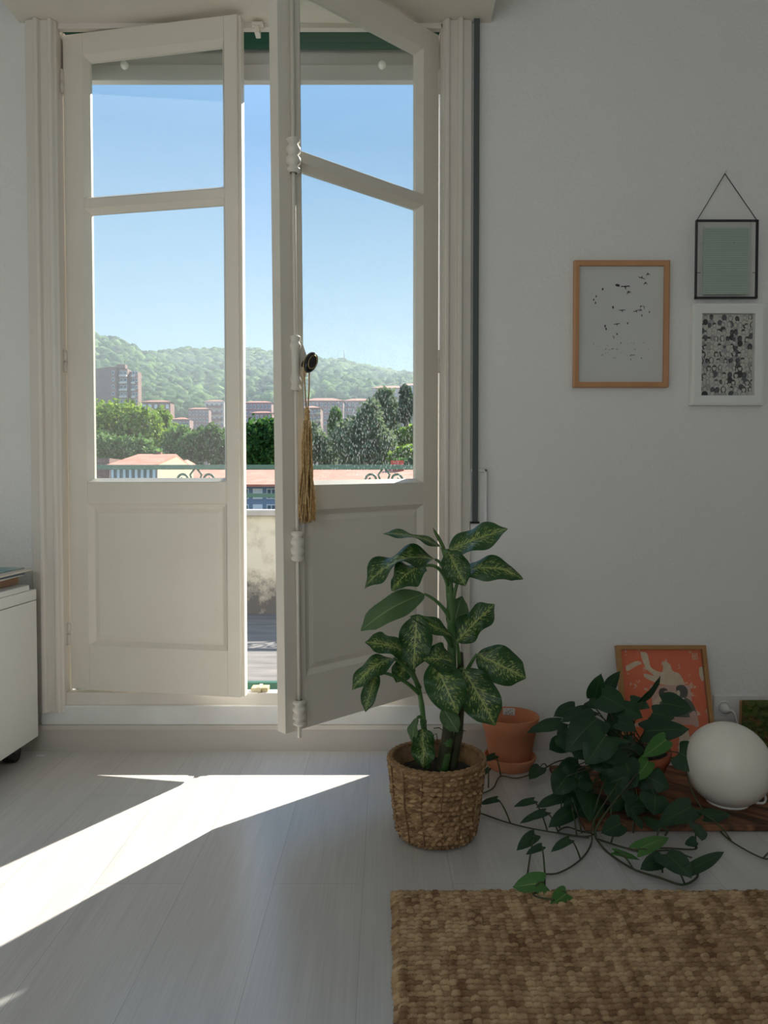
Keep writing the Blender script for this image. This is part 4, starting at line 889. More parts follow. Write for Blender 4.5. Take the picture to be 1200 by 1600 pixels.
vine([(500, 862), (650, 905), (780, 900), (900, 905), (905, 880, .03)])
vine([(520, 870), (620, 900), (700, 915), (800, 910), (890, 940)])
vine([(240, 1085, .022), (285, 1075), (290, 1040, .02), (288, 1010)], .002)
vine([(330, 1112, .024), (260, 1100, .022), (240, 1085, .022)], .002)
vine([(1180, 942), (1210, 915, .02), (1260, 900, .03)], .002)
vine([(480, 840), (430, 830), (380, 815), (345, 836), (420, 850), (470, 858)], .002)

# ------------------------------------------------------------------ jute rug
rc0 = atz(612, 1392, .008); RX0, RY0, RX1, RY1 = rc0.x, rc0.y, 1.25, -1.75
st_ = .0022; nx = int((RX1 - RX0) / st_); ny = int((RY0 - RY1) / st_)
xs = np.linspace(0, RX1 - RX0, nx); ys = np.linspace(0, RY1 - RY0, ny)
Xg, Yg = np.meshgrid(xs, ys)                       # rows run along x
pitch = .0132; wob = .0026 * np.sin(Xg * 9 + 1) + .0016 * np.sin(Xg * 23 + Yg * 8)
rf = (-Yg + wob) / pitch; ri = np.floor(rf); rv = rf - ri
rph = rng.uniform(0, 1, 400)[np.clip(ri.astype(int), 0, 399)]; kp = .0145 + .0002 * (rph - .5)
kf = Xg / kp + rph * .35 + .3 * (rv - .5) + .25 * np.sin(Yg * 14); ki = np.floor(kf); kv = kf - ki
tab = rng.uniform(.45, 1.0, (400, 400)); kh = tab[np.clip(ri.astype(int), 0, 399), np.clip(ki.astype(int), 0, 399)]
hh = np.clip(np.sin(math.pi * rv), 0, 1) ** .6 * (.75 + .25 * np.clip(np.sin(math.pi * kv), 0, 1) ** .6) * (.5 + .5 * kh)
edge = np.minimum(np.minimum(Xg, xs[-1] - Xg), np.minimum(-Yg, Yg - ys[-1])); ef = np.clip(edge / .010, 0, 1) ** .5
Zg = .0012 + (.003 + .015 * hh + .0012 * np.sin(kf * 19 + rv * 9)) * ef
Xo = RX0 + Xg + .003 * np.sin(Yg * 476) * (Xg < .004) + .0015 * np.sin(Yg * 50)
Yo = RY0 + Yg + .0035 * np.sin(Xg * 300 + 2 * np.sin(Xg * 31)) * (Yg > -.004)
V = np.stack([Xo, Yo, Zg], -1).reshape(-1, 3)
rug = npmesh('jute_rug', V, gridfaces(ny, nx), [], None)
at_ = rug.data.attributes.new('fibre', 'FLOAT', 'POINT'); tab2 = rng.uniform(0, 1, (400, 400)); at_.data.foreach_set('value', tab2[np.clip(ri.astype(int), 0, 399), np.clip(ki.astype(int), 0, 399)].ravel().astype(np.float32))
m = bpy.data.materials.new('jute_weave'); nt, b = nodes(m); an = nt.nodes.new('ShaderNodeAttribute'); an.attribute_name = 'fibre'
tc = nt.nodes.new('ShaderNodeTexCoord'); mp = nt.nodes.new('ShaderNodeMapping'); mp.inputs['Scale'].default_value = (9, 1.3, 1); L(nt, tc.outputs['Object'], mp.inputs[0])
n1 = nt.nodes.new('ShaderNodeTexNoise'); n1.inputs['Scale'].default_value = 4; n1.inputs['Detail'].default_value = 5; L(nt, mp.outputs[0], n1.inputs['Vector'])
n2 = nt.nodes.new('ShaderNodeTexNoise'); n2.inputs['Scale'].default_value = 420; L(nt, tc.outputs['Object'], n2.inputs['Vector'])
s1_ = N(nt, 'ShaderNodeMath', operation='MULTIPLY'); L(nt, an.outputs['Fac'], s1_.inputs[0]); s1_.inputs[1].default_value = .45
s2_ = N(nt, 'ShaderNodeMath', operation='ADD'); L(nt, s1_.outputs[0], s2_.inputs[0]); L(nt, n1.outputs['Fac'], s2_.inputs[1])
r = nt.nodes.new('ShaderNodeValToRGB'); el = r.color_ramp.elements; el[0].position = .4; el[0].color = (.19, .105, .055, 1); el[1].position = .95; el[1].color = (.52, .37, .21, 1); q = el.new(.68); q.color = (.36, .235, .125, 1)
L(nt, s2_.outputs[0], r.inputs[0]); L(nt, r.outputs[0], b.inputs['Base Color']); b.inputs['Roughness'].default_value = .85; b.inputs['Specular IOR Level'].default_value = .2
bp = nt.nodes.new('ShaderNodeBump'); bp.inputs['Strength'].default_value = .5; bp.inputs['Distance'].default_value = .0015; L(nt, n2.outputs['Fac'], bp.inputs['Height']); L(nt, bp.outputs[0], b.inputs['Normal'])
rug.data.materials.append(m); tag(rug, 'chunky woven brown jute rug on the pale plank floor', 'rug')

# ================================================================== OUTSIDE
TZ = .10
M_concrete = mat('terrace_concrete', (.11, .107, .10), .9, var=(.20, .185, .165), vscale=9, stretch=(.4, 2.2, 1), bump=.3, bscale=60)
struct('terrace', MB().box(-4, 4, WT, 2.3, TZ - .2, TZ), M_concrete)
PYW = 2.04
def plaster():
    m = bpy.data.materials.new('stained_plaster'); nt, b = nodes(m); tc = nt.nodes.new('ShaderNodeTexCoord'); sp = nt.nodes.new('ShaderNodeSeparateXYZ'); L(nt, tc.outputs['Object'], sp.inputs[0])
    n = nt.nodes.new('ShaderNodeTexNoise'); n.inputs['Scale'].default_value = 9; n.inputs['Detail'].default_value = 8; n.inputs['Roughness'].default_value = .7; L(nt, tc.outputs['Object'], n.inputs['Vector'])
    mr = nt.nodes.new('ShaderNodeMapRange'); L(nt, sp.outputs['Z'], mr.inputs[0]); mr.inputs[1].default_value = TZ; mr.inputs[2].default_value = TZ + .30; mr.inputs[3].default_value = .42; mr.inputs[4].default_value = 0
    ad = N(nt, 'ShaderNodeMath', operation='ADD'); L(nt, mr.outputs[0], ad.inputs[0]); L(nt, n.outputs['Fac'], ad.inputs[1])
    r = nt.nodes.new('ShaderNodeValToRGB'); el = r.color_ramp.elements; el[0].position = .48; el[0].color = (.74, .66, .50, 1); el[1].position = .82; el[1].color = (.16, .14, .12, 1); q = el.new(.63); q.color = (.60, .52, .38, 1)
    L(nt, ad.outputs[0], r.inputs[0]); L(nt, r.outputs[0], b.inputs['Base Color']); b.inputs['Roughness'].default_value = .9; return m
pz = at(400, 797, PYW).z
b = MB(); b.box(-4, 4, PYW, PYW + .18, TZ - .1, pz - .035)
struct('wall_parapet', b, plaster())
g = MB().box(-4, 4, PYW - .03, PYW + .21, pz - .035, pz).build('trim_7', mat('parapet_cap', (.42, .38, .33), .85, var=(.55, .5, .43), vscale=10), bevel=.006); g['kind'] = 'structure'
# green iron railing on the parapet
RYY = PYW + .08; rt, rl = at(300, 730, RYY).z, at(300, 774, RYY).z
ra = thing('balcony_railing', 'green iron balcony railing with scrolls on the terrace wall', 'railing', (0, RYY, pz))
MB().box(-4, 4, -.02, .02, rt - pz - .014, rt - pz + .014).build('top_rail', M_greenrail, ra, bevel=.003)
MB().box(-4, 4, -.010, .010, rl - pz - .012, rl - pz + .012).build('lower_rail', M_greenrail, ra, bevel=.003)
for px in (-330, 35, 700, 1090, 1500):
    x = at(px, 770, RYY).x; MB().box(x - .014, x + .014, -.014, .014, 0, rt - pz).build('post', M_greenrail, ra)
def spiral(cx, cz, s, r_, turns=1.4):
    return [Vector((cx + s * (r_ * (1 - t * .75)) * math.cos(-math.pi / 2 + t * turns * 2 * math.pi), 0, cz + (r_ * (1 - t * .75)) * math.sin(-math.pi / 2 + t * turns * 2 * math.pi))) for t in np.linspace(0, 1, 26)]
for px in (-62, 306, 600, 968):
    x = at(px, 745, RYY).x; zc_ = (rt + rl) / 2 - pz; f = MB()
    for s in (-1, 1):
        f.tube(spiral(x + s * .075, zc_ + .012, s, .042), .0075, 7)
        f.tube([Vector((x, 0, rl - pz)), Vector((x + s * .03, 0, zc_ - .035)), Vector((x + s * .075, 0, zc_ - .03))], .0075, 7)
        f.tube([Vector((x, 0, rt - pz)), Vector((x + s * .035, 0, zc_ + .04)), Vector((x + s * .02, 0, zc_ + .0)), Vector((x, 0, zc_ - .01))], .0065, 7)
    f.build('scroll', M_greenrail, ra)

# ground and hills
GZ = -12.0
M_ground = mat('street_ground', (.12, .13, .08), .95, var=(.2, .19, .15), vscale=.05)
struct('terrain', MB().box(-900, 900, 2.6, 1500, GZ - 1, GZ), M_ground)
def facade(name, label, px0, px1, pytop, D, depth, m, cols, rows_, wm, roof=None, rot=0.0, floors_px=None, hip=True, winh=.55, grp=None, balcony=None, cat='building', rise=None):
    """block whose front stands at distance D from the camera (pixel columns px0..px1, eaves at pytop)"""
    a = at(px0, pytop, D - 2.4); c = at(px1, pytop, D - 2.4); Wd = c.x - a.x; zt = a.z
    bo = thing(name, label, cat, (a.x, a.y, GZ), rot, grp); Hh = zt - GZ
    MB().box(0, Wd, 0, depth, 0, Hh).build('wall', m, bo)
    if roof:
        e_ = .03 * Wd; rz = rise or .16 * min(Wd, depth); i_ = min(depth * .45, Wd * .45) if hip else 0
        vs = [(-e_, -e_, Hh), (Wd + e_, -e_, Hh), (Wd + e_, depth + e_, Hh), (-e_, depth + e_, Hh), (i_, depth / 2, Hh + rz), (Wd - i_, depth / 2, Hh + rz)]
        MB().add(vs, [(0, 1, 5, 4), (1, 2, 5), (2, 3, 4, 5), (3, 0, 4), (0, 3, 2, 1)]).build('roof', roof, bo)
    fh = floors_px or 3.0; ww = Wd / cols * .5
    wmesh = None
    for r_ in range(rows_):
        for k in range(cols):
            x = Wd * (k + .5) / cols; z = Hh - fh * (r_ + .62)
            if wmesh is None:
                f = MB(); f.box(-ww / 2, ww / 2, -.12, .0, -fh * winh / 2, fh * winh / 2, 0).box(-ww / 2 * .82, ww / 2 * .82, -.14, -.05, -fh * winh * .42, fh * winh * .42, 1)
                f.box(-ww * .03, ww * .03, -.17, -.05, -fh * winh * .42, fh * winh * .42, 0)
                o = f.build('window', wm, bo); wmesh = o.data
            else: o = bpy.data.objects.new('window', wmesh); COL.objects.link(o); o.parent = bo
            o.location = (x, 0, z)
    if balcony:
        for r_ in range(rows_):
            z = Hh - fh * (r_ + .98); MB().box(Wd * balcony[0], Wd * balcony[1], -1.2, 0, z, z + fh * .32).build('balcony', balcony[2], bo)
    return bo
M_brick = mat('brick_facade', (.25, .135, .11), .9, var=(.30, .18, .145), vscale=.4); M_brickd = mat('dark_brick_facade', (.24, .14, .12), .9, var=(.28, .17, .14), vscale=.4)
M_pinkb = mat('pink_brick_facade', (.31, .19, .175), .9); M_beige = mat('beige_facade', (.56, .45, .29), .9); M_roof = mat('clay_roof', (.50, .17, .10), .85, var=(.56, .25, .17), vscale=1.2); M_roofd = mat('brown_roof', (.20, .10, .08), .9, var=(.26, .14, .11), vscale=2)
M_bluegrey = mat('bluegrey_facade', (.22, .28, .37), .8); M_wfr = mat('window_frame_white', (.75, .75, .73), .6); M_wpane = mat('window_dark_glass', (.09, .12, .15), .15); M_shut = mat('blind_white', (.66, .70, .72), .6); M_slatef = mat('slate_facade', (.17, .19, .19), .9); M_conc = mat('pale_concrete', (.62, .56, .50), .9)
# long roof across the street, the hall with blue-grey facade
W2 = [M_wfr, M_wpane]; W3 = [M_wfr, M_shut]
a = at(258, 757, 40 - 2.4); c = at(760, 757, 40 - 2.4); Wd = c.x - a.x + 6
hl = thing('terrace_hall', 'long low hall with clay roof and blue-grey front across the street', 'building', (a.x, a.y, GZ)); Hh = a.z - GZ
MB().box(0, Wd, 0, 9, 0, Hh - .1).build('wall', M_bluegrey, hl)
rz_ = at(400, 734, 46 - 2.4).z - GZ
MB().add([(-.3, -.5, Hh), (Wd, -.5, Hh), (Wd, 6, rz_), (-.3, 6, rz_), (-.3, 12, Hh), (Wd, 12, Hh), (-.3, -.5, Hh - .12), (Wd, -.5, Hh - .12)], [(0, 1, 2, 3), (3, 2, 5, 4), (0, 6, 7, 1), (0, 3, 4, 6), (1, 7, 5, 2), (6, 4, 5, 7)]).build('roof', M_roof, hl)
wmesh = None
for k in range(26):
    x = .55 + k * .74
    if x > Wd - .5: break
    for r_ in range(2):
        dark = k % 2
        f = MB().box(-.26, .26, -.06, 0, -.28, .28, 0).box(-.21, .21, -.08, 0, -.23, .23, 1).box(-.02, .02, -.10, 0, -.23, .23, 0)
        o = f.build('window', W2 if dark else W3, hl); o.location = (x, 0, Hh - .5 - r_ * .85)
b = MB().box(12.2, 13.0, 5.4, 6.2, rz_ - .3, rz_ + .55); b.build('chimney', mat('red_brick', (.6, .12, .08), .9), hl)
# gabled house with the cream gable wall
D = 34.0; a = at(172, 727, D - 2.4); c = at(246, 727, D - 2.4); Wd = c.x - a.x
hs_ = thing('gabled_house', 'clay-roofed house with cream gable wall seen over the railing', 'building', (a.x, a.y, GZ)); Hh = a.z - GZ; rg = at(200, 711, D + 3.2 - 2.4).z - GZ; dp = 6.4
MB().add([(0, 0, 0), (Wd, 0, 0), (Wd, dp, 0), (0, dp, 0), (0, 0, Hh), (Wd, 0, Hh), (Wd, dp, Hh), (0, dp, Hh), (0, dp / 2, rg - .1), (Wd, dp / 2, rg - .1)], [(0, 1, 5, 4), (2, 3, 7, 6), (1, 2, 6, 9, 5), (3, 0, 4, 8, 7)]).build('wall', [M_beige], hs_)
MB().add([(-.1, -.3, Hh), (Wd - .03, -.3, Hh), (Wd - .03, dp / 2, rg + .05), (.25, dp / 2, rg + .05), (-.1, dp + .3, Hh), (Wd - .03, dp + .3, Hh), (-.1, -.3, Hh - .1), (Wd - .03, -.3, Hh - .1)], [(0, 1, 2, 3), (3, 2, 5, 4), (0, 6, 7, 1), (0, 3, 4), (1, 5, 2)]).build('roof', M_roof, hs_)
MB().box(0.02, Wd - .02, -.06, .02, Hh - 3, Hh - .12).build('slate_front', M_slatef, hs_)
for k in range(8):
    x = Wd * (k + .5) / 8; MB().box(x - .06, x + .06, -.10, -.02, Hh - .85, Hh - .18, 0).build('window', M_shut, hs_)
MB().box(Wd * .5, Wd * .5 + .28, dp / 2, dp / 2 + .3, rg - .4, rg + .14).build('chimney', M_roofd, hs_)
facade('brown_roof_house', 'dark brown house at the left edge behind the railing', 120, 171, 716, 36, 8, M_roofd, 2, 2, W2, None)
facade('low_house', 'small pale house with clay roof beside the cream gable', 262, 283, 730, 47, 6, M_beige, 1, 1, W2, M_roof, rise=.6)
b = thing('roof_aerial', 'thin television aerial above the dark brown house', 'aerial', at(148, 716, 35.5)); D = (0, 0, 0)
MB().tube([(0, 0, 0), (0, 0, 1.0)], .02, 6).build('mast', M_blackm, b); MB().tube([(-.5, 0, .95), (.55, 0, .9)], .012, 5).tube([(-.3, 0, .8), (.3, 0, .82)], .012, 5).build('boom', M_blackm, b)

# buildings up the slope
def rotated_tower():
    D = 330; a = at(172, 573, D - 2.4); c = at(214, 573, D - 2.4); w_ = c.x - a.x; H = a.z - GZ
    t = thing('tower_block', 'tall brown brick tower block below the wooded hill', 'building', (a.x, a.y, GZ))
    # two wings: the shaded one runs away to the left, the stepped front faces the street
    x1 = at(145, 573, D + 6).x - a.x - 8
    MB().add([(x1, 12, 0), (0, 0, 0), (0, 0, H), (x1, 12, H), (x1, 26, 0), (0, 20, 0), (0, 20, H), (x1, 26, H)], [(0, 1, 2, 3), (1, 5, 6, 2), (5, 4, 7, 6), (4, 0, 3, 7), (3, 2, 6, 7)]).build('side_wing', M_brickd, t)
    steps = [(0, .22, 0, 0), (.22, .32, 2.5, .3), (.32, .62, .8, .8), (.62, .76, 3.5, 1.6), (.76, 1, 1.2, 2.0)]
    f = MB()
    for u0, u1, dy, dz in steps: f.box(w_ * u0, w_ * u1, dy, 6, 0, H - dz)
    f.build('wall', [M_brick], t)
    wm_ = None
    for r_ in range(9):
        z = H - 2.6 - r_ * 3.1
        for u, ww, dy in ((.11, 1.0, 0), (.40, 1.2, .8), (.54, 1.2, .8), (.84, 1.2, 1.2), (.95, .7, 1.2)):
            f = MB().box(-ww / 2, ww / 2, -.15, 0, -.8, .8, 0).box(-ww * .4, ww * .4, -.2, 0, -.65, .65, 1); o = f.build('window', W2, t); o.location = (w_ * u, dy, z)
        MB().box(w_ * .33, w_ * .61, -.5, .8, z - 1.75, z - .95).build('balcony', M_conc, t)
        MB().box(w_ * .77, w_ * .90, 0, 1.2, z - 1.75, z - .95).build('balcony', M_conc, t)
    MB().box(w_ * .2, w_ * .5, 2, 5, H - .3, H + 1.4).build('roof_house', M_brickd, t)
rotated_tower()
facade('apartment_block', 'brick apartment block with two pale bays, right of the tower', 221, 266, 628, 300, 6, M_brick, 5, 4, W3, M_roof, grp=None)
facade('apartment_block', 'long purple-brick apartment block left of the pale-ended block', 294, 326, 639, 330, 5, M_pinkb, 6, 4, W2, M_roof)
facade('apartment_block', 'pale-ended balcony block standing behind the long brick block', 320, 350, 627, 345, 5, M_conc, 4, 5, W2, M_roof, balcony=(.1, .9, M_brick))
facade('apartment_block', 'flat clay-roofed block low among the trees, left pane', 267, 296, 655, 286, 6, M_pinkb, 5, 2, W2, M_roof)
facade('apartment_block', 'brick block in the gap between the door leaves', 383, 424, 629, 330, 6, M_pinkb, 7, 3, W2, M_roof)
facade('apartment_block', 'lower brick block in the gap between the door leaves', 392, 425, 645, 300, 5, M_brick, 5, 3, W2, M_roof)
facade('apartment_block', 'long row of brick flats behind the grey trees, right pane', 474, 536, 626, 360, 12, M_pinkb, 10, 4, W2, M_roof)
facade('apartment_block', 'row of brick flats ending at the tall grey tree', 537, 584, 626, 376, 10, M_pinkb, 8, 4, W2, M_roof)
facade('apartment_block', 'nearer brick block with orange end, beside the tassel', 470, 501, 637, 320, 12, M_brick, 5, 4, W2, M_roof, balcony=(.78, 1.0, M_beige))
facade('apartment_block', 'pinkish block high behind the tall grey tree', 582, 634, 606, 420, 12, M_pinkb, 9, 5, W2, M_roof)
facade('apartment_block', 'blue-grey block at the right edge of the pane', 625, 665, 602, 440, 12, M_bluegrey, 6, 5, W2, M_roof)

# wooded hills: two ridges of tree crowns
M_forest = bpy.data.materials.new('hillside_foliage'); nt, b = nodes(M_forest)
tc = nt.nodes.new('ShaderNodeTexCoord'); n1 = nt.nodes.new('ShaderNodeTexNoise'); n1.inputs['Scale'].default_value = .045; n1.inputs['Detail'].default_value = 3; L(nt, tc.outputs['Object'], n1.inputs['Vector'])
n2 = nt.nodes.new('ShaderNodeTexNoise'); n2.inputs['Scale'].default_value = .55; n2.inputs['Detail'].default_value = 6; n2.inputs['Roughness'].default_value = .75; L(nt, tc.outputs['Object'], n2.inputs['Vector'])
ge = nt.nodes.new('ShaderNodeNewGeometry')
s1_ = N(nt, 'ShaderNodeMath', operation='MULTIPLY_ADD'); L(nt, ge.outputs['Random Per Island'], s1_.inputs[0]); s1_.inputs[1].default_value = .5; L(nt, n1.outputs['Fac'], s1_.inputs[2])
r = nt.nodes.new('ShaderNodeValToRGB'); el = r.color_ramp.elements; el[0].position = .4; el[0].color = (.03, .075, .03, 1); el[1].position = 1.0; el[1].color = (.16, .26, .06, 1); q = el.new(.7); q.color = (.07, .145, .04, 1)
L(nt, s1_.outputs[0], r.inputs[0])
mr = nt.nodes.new('ShaderNodeMapRange'); L(nt, n2.outputs['Fac'], mr.inputs[0]); mr.inputs[1].default_value = .3; mr.inputs[2].default_value = .7; mr.inputs[3].default_value = .55; mr.inputs[4].default_value = 1.35
vm = nt.nodes.new('ShaderNodeVectorMath'); vm.operation = 'SCALE'; L(nt, r.outputs[0], vm.inputs[0]); L(nt, mr.outputs[0], vm.inputs['Scale']); L(nt, vm.outputs[0], b.inputs['Base Color'])
b.inputs['Roughness'].default_value = .9; b.inputs['Specular IOR Level'].default_value = .1
bp = nt.nodes.new('ShaderNodeBump'); bp.inputs['Strength'].default_value = 1; bp.inputs['Distance'].default_value = 1.5; L(nt, n2.outputs['Fac'], bp.inputs['Height']); L(nt, bp.outputs[0], b.inputs['Normal'])
def skyline(pts, D):
    P = [(at(px, py, D - 2.4).x, at(px, py, D - 2.4).z) for px, py in pts]
    return lambda x: float(np.interp(x, [p[0] for p in P], [p[1] for p in P]))
import bmesh as _bm
_b = _bm.new(); _bm.ops.create_icosphere(_b, subdivisions=2, radius=1.0); ICO = np.array([v.co[:] for v in _b.verts]); ICOF = np.array([[v.index for v in f.verts] for f in _b.faces]); _b.free()
def ridge(name, D0, D1, line, foot_px, nx_, ny_, rad, label):
    zf = at(400, foot_px, D0 - 2.4).z
    xs = np.linspace(-D1 * .62, D1 * .62, 120); yy_ = np.linspace(0, 1, 24); V = []
    def surf(x, t): return zf + (line(x * 1.0) - rad * .8 - zf) * (t ** .8)
    for t in yy_:
        for x in xs: V.append((x, D0 + (D1 - D0) * t - 2.4, surf(x, t)))
    for x in xs: V.append((x, D1 + 150, GZ))
    g = npmesh('hills', np.array(V), gridfaces(25, 120), M_ground, None); g['kind'] = 'structure'
    vs, fs = [], []; o = 0
    for j in range(ny_):
        for i in range(nx_):
            t = (j + rng.uniform(0, 1)) / ny_; x = -D1 * .55 + D1 * 1.1 * (i + rng.uniform(0, 1)) / nx_
            y = D0 + (D1 - D0) * t - 2.4
            if not -.52 < x / (y + 2.4) < .24: continue
            if 395 < y < 462 and -.035 < x / (y + 2.4) < .075: continue
            s = rad * rng.uniform(.6, 1.25); k = ICO * np.array([s, s, s * rng.uniform(.8, 1.2)]) * (1 + rng.uniform(-.24, .24, (len(ICO), 1)))
            vs.append(k + np.array([x, y, surf(x, t) + s * .25])); fs.append(ICOF + o); o += len(ICO)
    f = npmesh('hillside_forest', np.concatenate(vs), np.concatenate(fs), M_forest, None, True)
    tag(f, label, 'forest', kind='stuff')
D_A, D_B = 560, 760
lineA = skyline([(-400, 470), (-100, 500), (60, 515), (140, 526), (170, 528), (200, 540), (230, 553), (260, 566), (300, 585), (350, 606), (420, 640), (520, 690), (700, 720), (1400, 760)], D_A)
lineB = skyline([(-400, 620), (150, 590), (230, 568), (258, 551), (290, 547), (345, 547), (390, 547), (430, 551), (480, 560), (500, 562), (540, 566), (580, 576), (620, 583), (650, 586), (760, 600), (1000, 640), (1500, 680)], D_B)
ridge('ridge', 390, D_A, lineA, 655, 130, 40, 4.6, 'nearer wooded hillside sloping down behind the tower block')
ridge('ridge', 470, D_B, lineB, 640, 150, 46, 5.2, 'farther wooded ridge along the skyline across both panes')
for px, py0, py1, lb in ((538, 570, 547, 'tall thin mast on the wooded ridge above the flats'), (602, 585, 572, 'short thin mast on the ridge near the right pane edge')):
    p0, p1 = at(px, py0, D_B - 10), at(px, py1, D_B - 10); o = MB().tube([p0, p1], [.8, .35], 6).build('radio_mast', mat('mast_grey', (.3, .3, .32), .6)); tag(o, lb, 'mast')

# trees in the middle distance
def treemat(name, c1, c2):
    m = bpy.data.materials.new(name); nt, b = nodes(m); oi = nt.nodes.new('ShaderNodeNewGeometry'); r = nt.nodes.new('ShaderNodeValToRGB'); r.color_ramp.elements[0].color = (*c1, 1); r.color_ramp.elements[1].color = (*c2, 1)
    L(nt, oi.outputs['Random Per Island'], r.inputs[0]); L(nt, r.outputs[0], b.inputs['Base Color']); b.inputs['Roughness'].default_value = .7; b.inputs['Specular IOR Level'].default_value = .25
    tr = nt.nodes.new('ShaderNodeBsdfTranslucent'); L(nt, r.outputs[0], tr.inputs[0]); mx = nt.nodes.new('ShaderNodeMixShader'); mx.inputs[0].default_value = .4
    L(nt, b.outputs[0], mx.inputs[1]); L(nt, tr.outputs[0], mx.inputs[2]); L(nt, mx.outputs[0], nt.nodes['Material Output'].inputs[0]); return m
T_lime = treemat('lime_foliage', (.13, .23, .03), (.34, .46, .07)); T_mid = treemat('mid_foliage', (.08, .17, .045), (.20, .32, .09)); T_dark = treemat('dark_foliage', (.03, .09, .025), (.12, .24, .05)); T_grey = treemat('grey_foliage', (.12, .17, .09), (.28, .34, .18)); T_pine = treemat('pine_foliage', (.04, .08, .045), (.10, .16, .08))
M_trunk = mat('tree_bark', (.09, .07, .055), .9)
def tree(name, label, lobes, D, m, n=2600, q=.32, cat='tree', grp='trees across the street', trunk=True, thin=False):
    """lobes: (px, py, rx_px, ry_px) crown ellipses seen from the terrace; the crown is filled with leaf clumps at real depth"""
    s = D / F; P0 = [(at(px, py, D - 2.4), rx * s, ry * s) for px, py, rx, ry in lobes]
    cx = sum(p[0].x for p in P0) / len(P0); o3 = np.array([cx, D - 2.4, GZ])
    root = thing(name, label, cat, tuple(o3), 0, grp)
    area = np.array([rx * ry for _, rx, ry in P0]); cnt = (n * area / area.sum()).astype(int)
    C = []
    for (c, rx, ry), k in zip(P0, cnt):
        d = rng.normal(size=(k, 3)); d /= np.linalg.norm(d, axis=1, keepdims=True)
        r_ = rng.uniform(.55, 1.02, (k, 1)); bump_ = 1 + .16 * np.sin(d[:, :1] * 7 + c.x) * np.cos(d[:, 2:3] * 6 + d[:, 1:2] * 5)
        C.append(np.array(c)[None] + d * r_ * bump_ * np.array([rx, (rx + ry) * .5, ry]))
    C = np.concatenate(C) - o3; k = len(C)
    a = rng.normal(size=(k, 3)); a /= np.linalg.norm(a, axis=1, keepdims=True); t = rng.normal(size=(k, 3)); bb = np.cross(a, t); bb /= np.linalg.norm(bb, axis=1, keepdims=True)
    sz = q * rng.uniform(.5, 1.3, (k, 1)) * (D / 100)
    V = np.stack([C - a * sz, C + bb * sz * .75 + a * sz * .1, C + a * sz * 1.1, C - bb * sz * .75 - a * sz * .1], 1).reshape(-1, 3)
    npmesh('crown', V, np.arange(k * 4).reshape(-1, 4), m, root, False)
    if trunk:
        f = MB()
        for c, rx, ry in P0:
            p = np.array(c) - o3; f.tube([(0, 0, 0), (p[0] * .3, 0, max(1, p[2] * .55)), tuple(p)], [.35 * D / 100, .25 * D / 100, .08 * D / 100], 7)
        f.build('trunk', M_trunk, root)
    return root
tree('broadleaf_tree', 'big yellow-green bushy tree below the tower block', [(150, 660, 42, 34), (190, 655, 45, 30), (175, 690, 50, 30), (225, 662, 30, 26), (240, 690, 30, 24)], 110, T_lime, 5200)
tree('broadleaf_tree', 'small pointed light green tree right of the big bushy tree', [(254, 655, 14, 18), (262, 680, 22, 22)], 118, T_lime, 1600)
tree('broadleaf_tree', 'shaded bushy tree in front of the yellow-green tree', [(160, 700, 40, 24), (205, 702, 34, 22), (235, 712, 22, 14)], 95, T_mid, 3200)
tree('broadleaf_tree', 'green bushy tree above the small clay-roofed house', [(285, 690, 28, 24), (270, 710, 30, 18)], 108, T_mid, 2600)
tree('broadleaf_tree', 'dark tree with glinting leaves near the left leaf stile', [(305, 700, 30, 24), (330, 690, 26, 28), (345, 708, 26, 22)], 100, T_dark, 3600)
tree('broadleaf_tree', 'dark tree seen through the gap between the leaves', [(395, 690, 28, 36), (420, 680, 24, 30), (405, 712, 36, 20)], 98, T_dark, 3600)
tree('broadleaf_tree', 'grey-green bushy tree just right of the tassel', [(490, 690, 20, 28), (510, 706, 22, 24), (475, 705, 18, 22)], 112, T_grey, 2600)
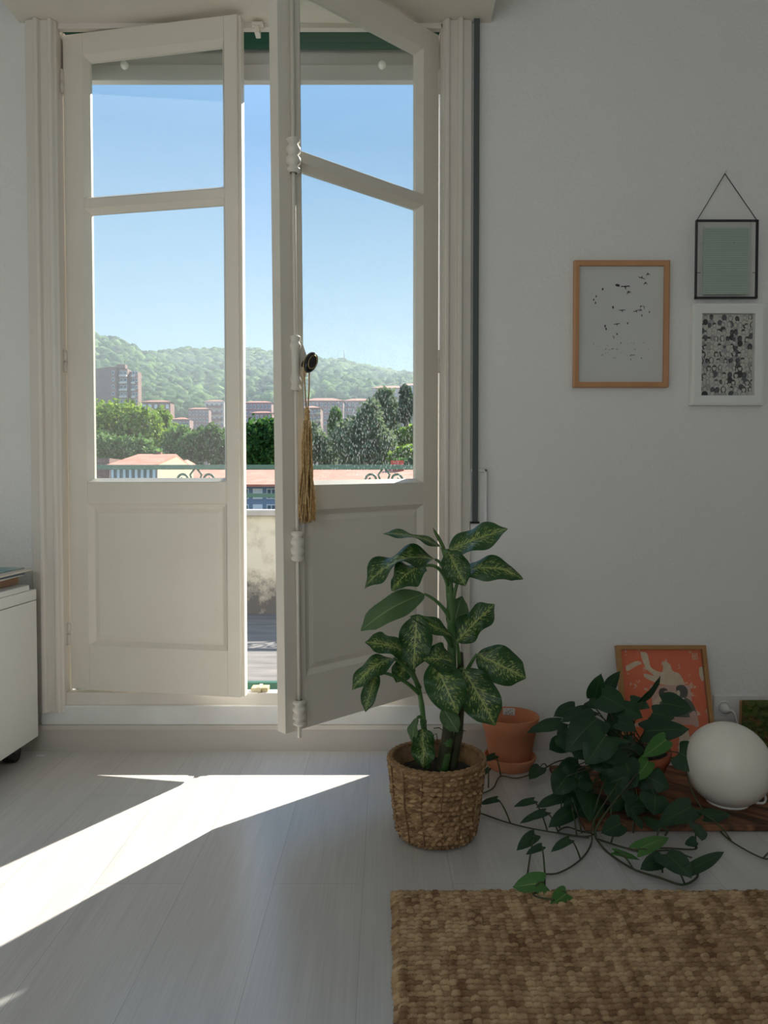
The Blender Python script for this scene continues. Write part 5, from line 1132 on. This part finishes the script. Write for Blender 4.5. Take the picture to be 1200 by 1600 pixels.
tree('cypress_tree', 'bright conical tree rising between the grey trees', [(525, 650, 9, 14), (525, 668, 13, 18)], 150, T_mid, 900)
tree('broadleaf_tree', 'tall grey tree in the middle of the right pane', [(545, 690, 32, 34), (575, 668, 26, 36), (565, 705, 40, 28), (598, 700, 24, 30), (580, 640, 14, 18)], 105, T_grey, 5600)
tree('broadleaf_tree', 'loose grey tree behind the tall grey tree, right pane', [(600, 625, 18, 20), (606, 650, 22, 26), (590, 655, 18, 24)], 135, T_grey, 2200)
tree('pine_tree', 'dark pine with bare forked trunk near the right hinge stile', [(634, 612, 9, 10), (637, 632, 13, 18), (632, 648, 12, 12)], 120, T_pine, 1600)
tree('shrub', 'bright lime shrub below the pine', [(636, 680, 22, 12), (655, 672, 18, 12), (625, 690, 16, 10)], 115, T_lime, 1400, cat='shrub', grp='shrubs across the street')
tree('shrub', 'lime shrub lowest at the right pane corner', [(640, 708, 24, 12), (660, 704, 18, 14), (618, 714, 14, 9)], 98, T_lime, 1600, cat='shrub', grp='shrubs across the street')
tree('shrub', 'dark green shrub under the lime shrub, above the roof', [(655, 722, 20, 10), (630, 726, 22, 8)], 92, T_dark, 1400, cat='shrub', grp='shrubs across the street')
tl = tree('treeline', 'green trees further along the street, beside the view through the doors', [(px + dx, 690 + dy, 32, 34) for px in (70, 20, -50, 735, 790, 870) for dx, dy in ((0, 0), (22, 16))], 112, T_mid, 7000, cat='trees', grp=None)
tl['kind'] = 'stuff'

# distance haze in front of the hills
hm = bpy.data.materials.new('summer_haze'); hm.use_nodes = True; nt = hm.node_tree; nt.nodes.clear(); o = nt.nodes.new('ShaderNodeOutputMaterial'); vsn = nt.nodes.new('ShaderNodeVolumeScatter')
vsn.inputs['Color'].default_value = (.80, .90, 1.0, 1); vsn.inputs['Density'].default_value = .0007; vsn.inputs['Anisotropy'].default_value = .35
L(nt, vsn.outputs[0], o.inputs['Volume'])
hz_ = MB().box(-700, 700, 190, 900, GZ, 112).build('haze', hm); tag(hz_, 'pale summer haze lying in front of the wooded hills', 'haze', kind='stuff')
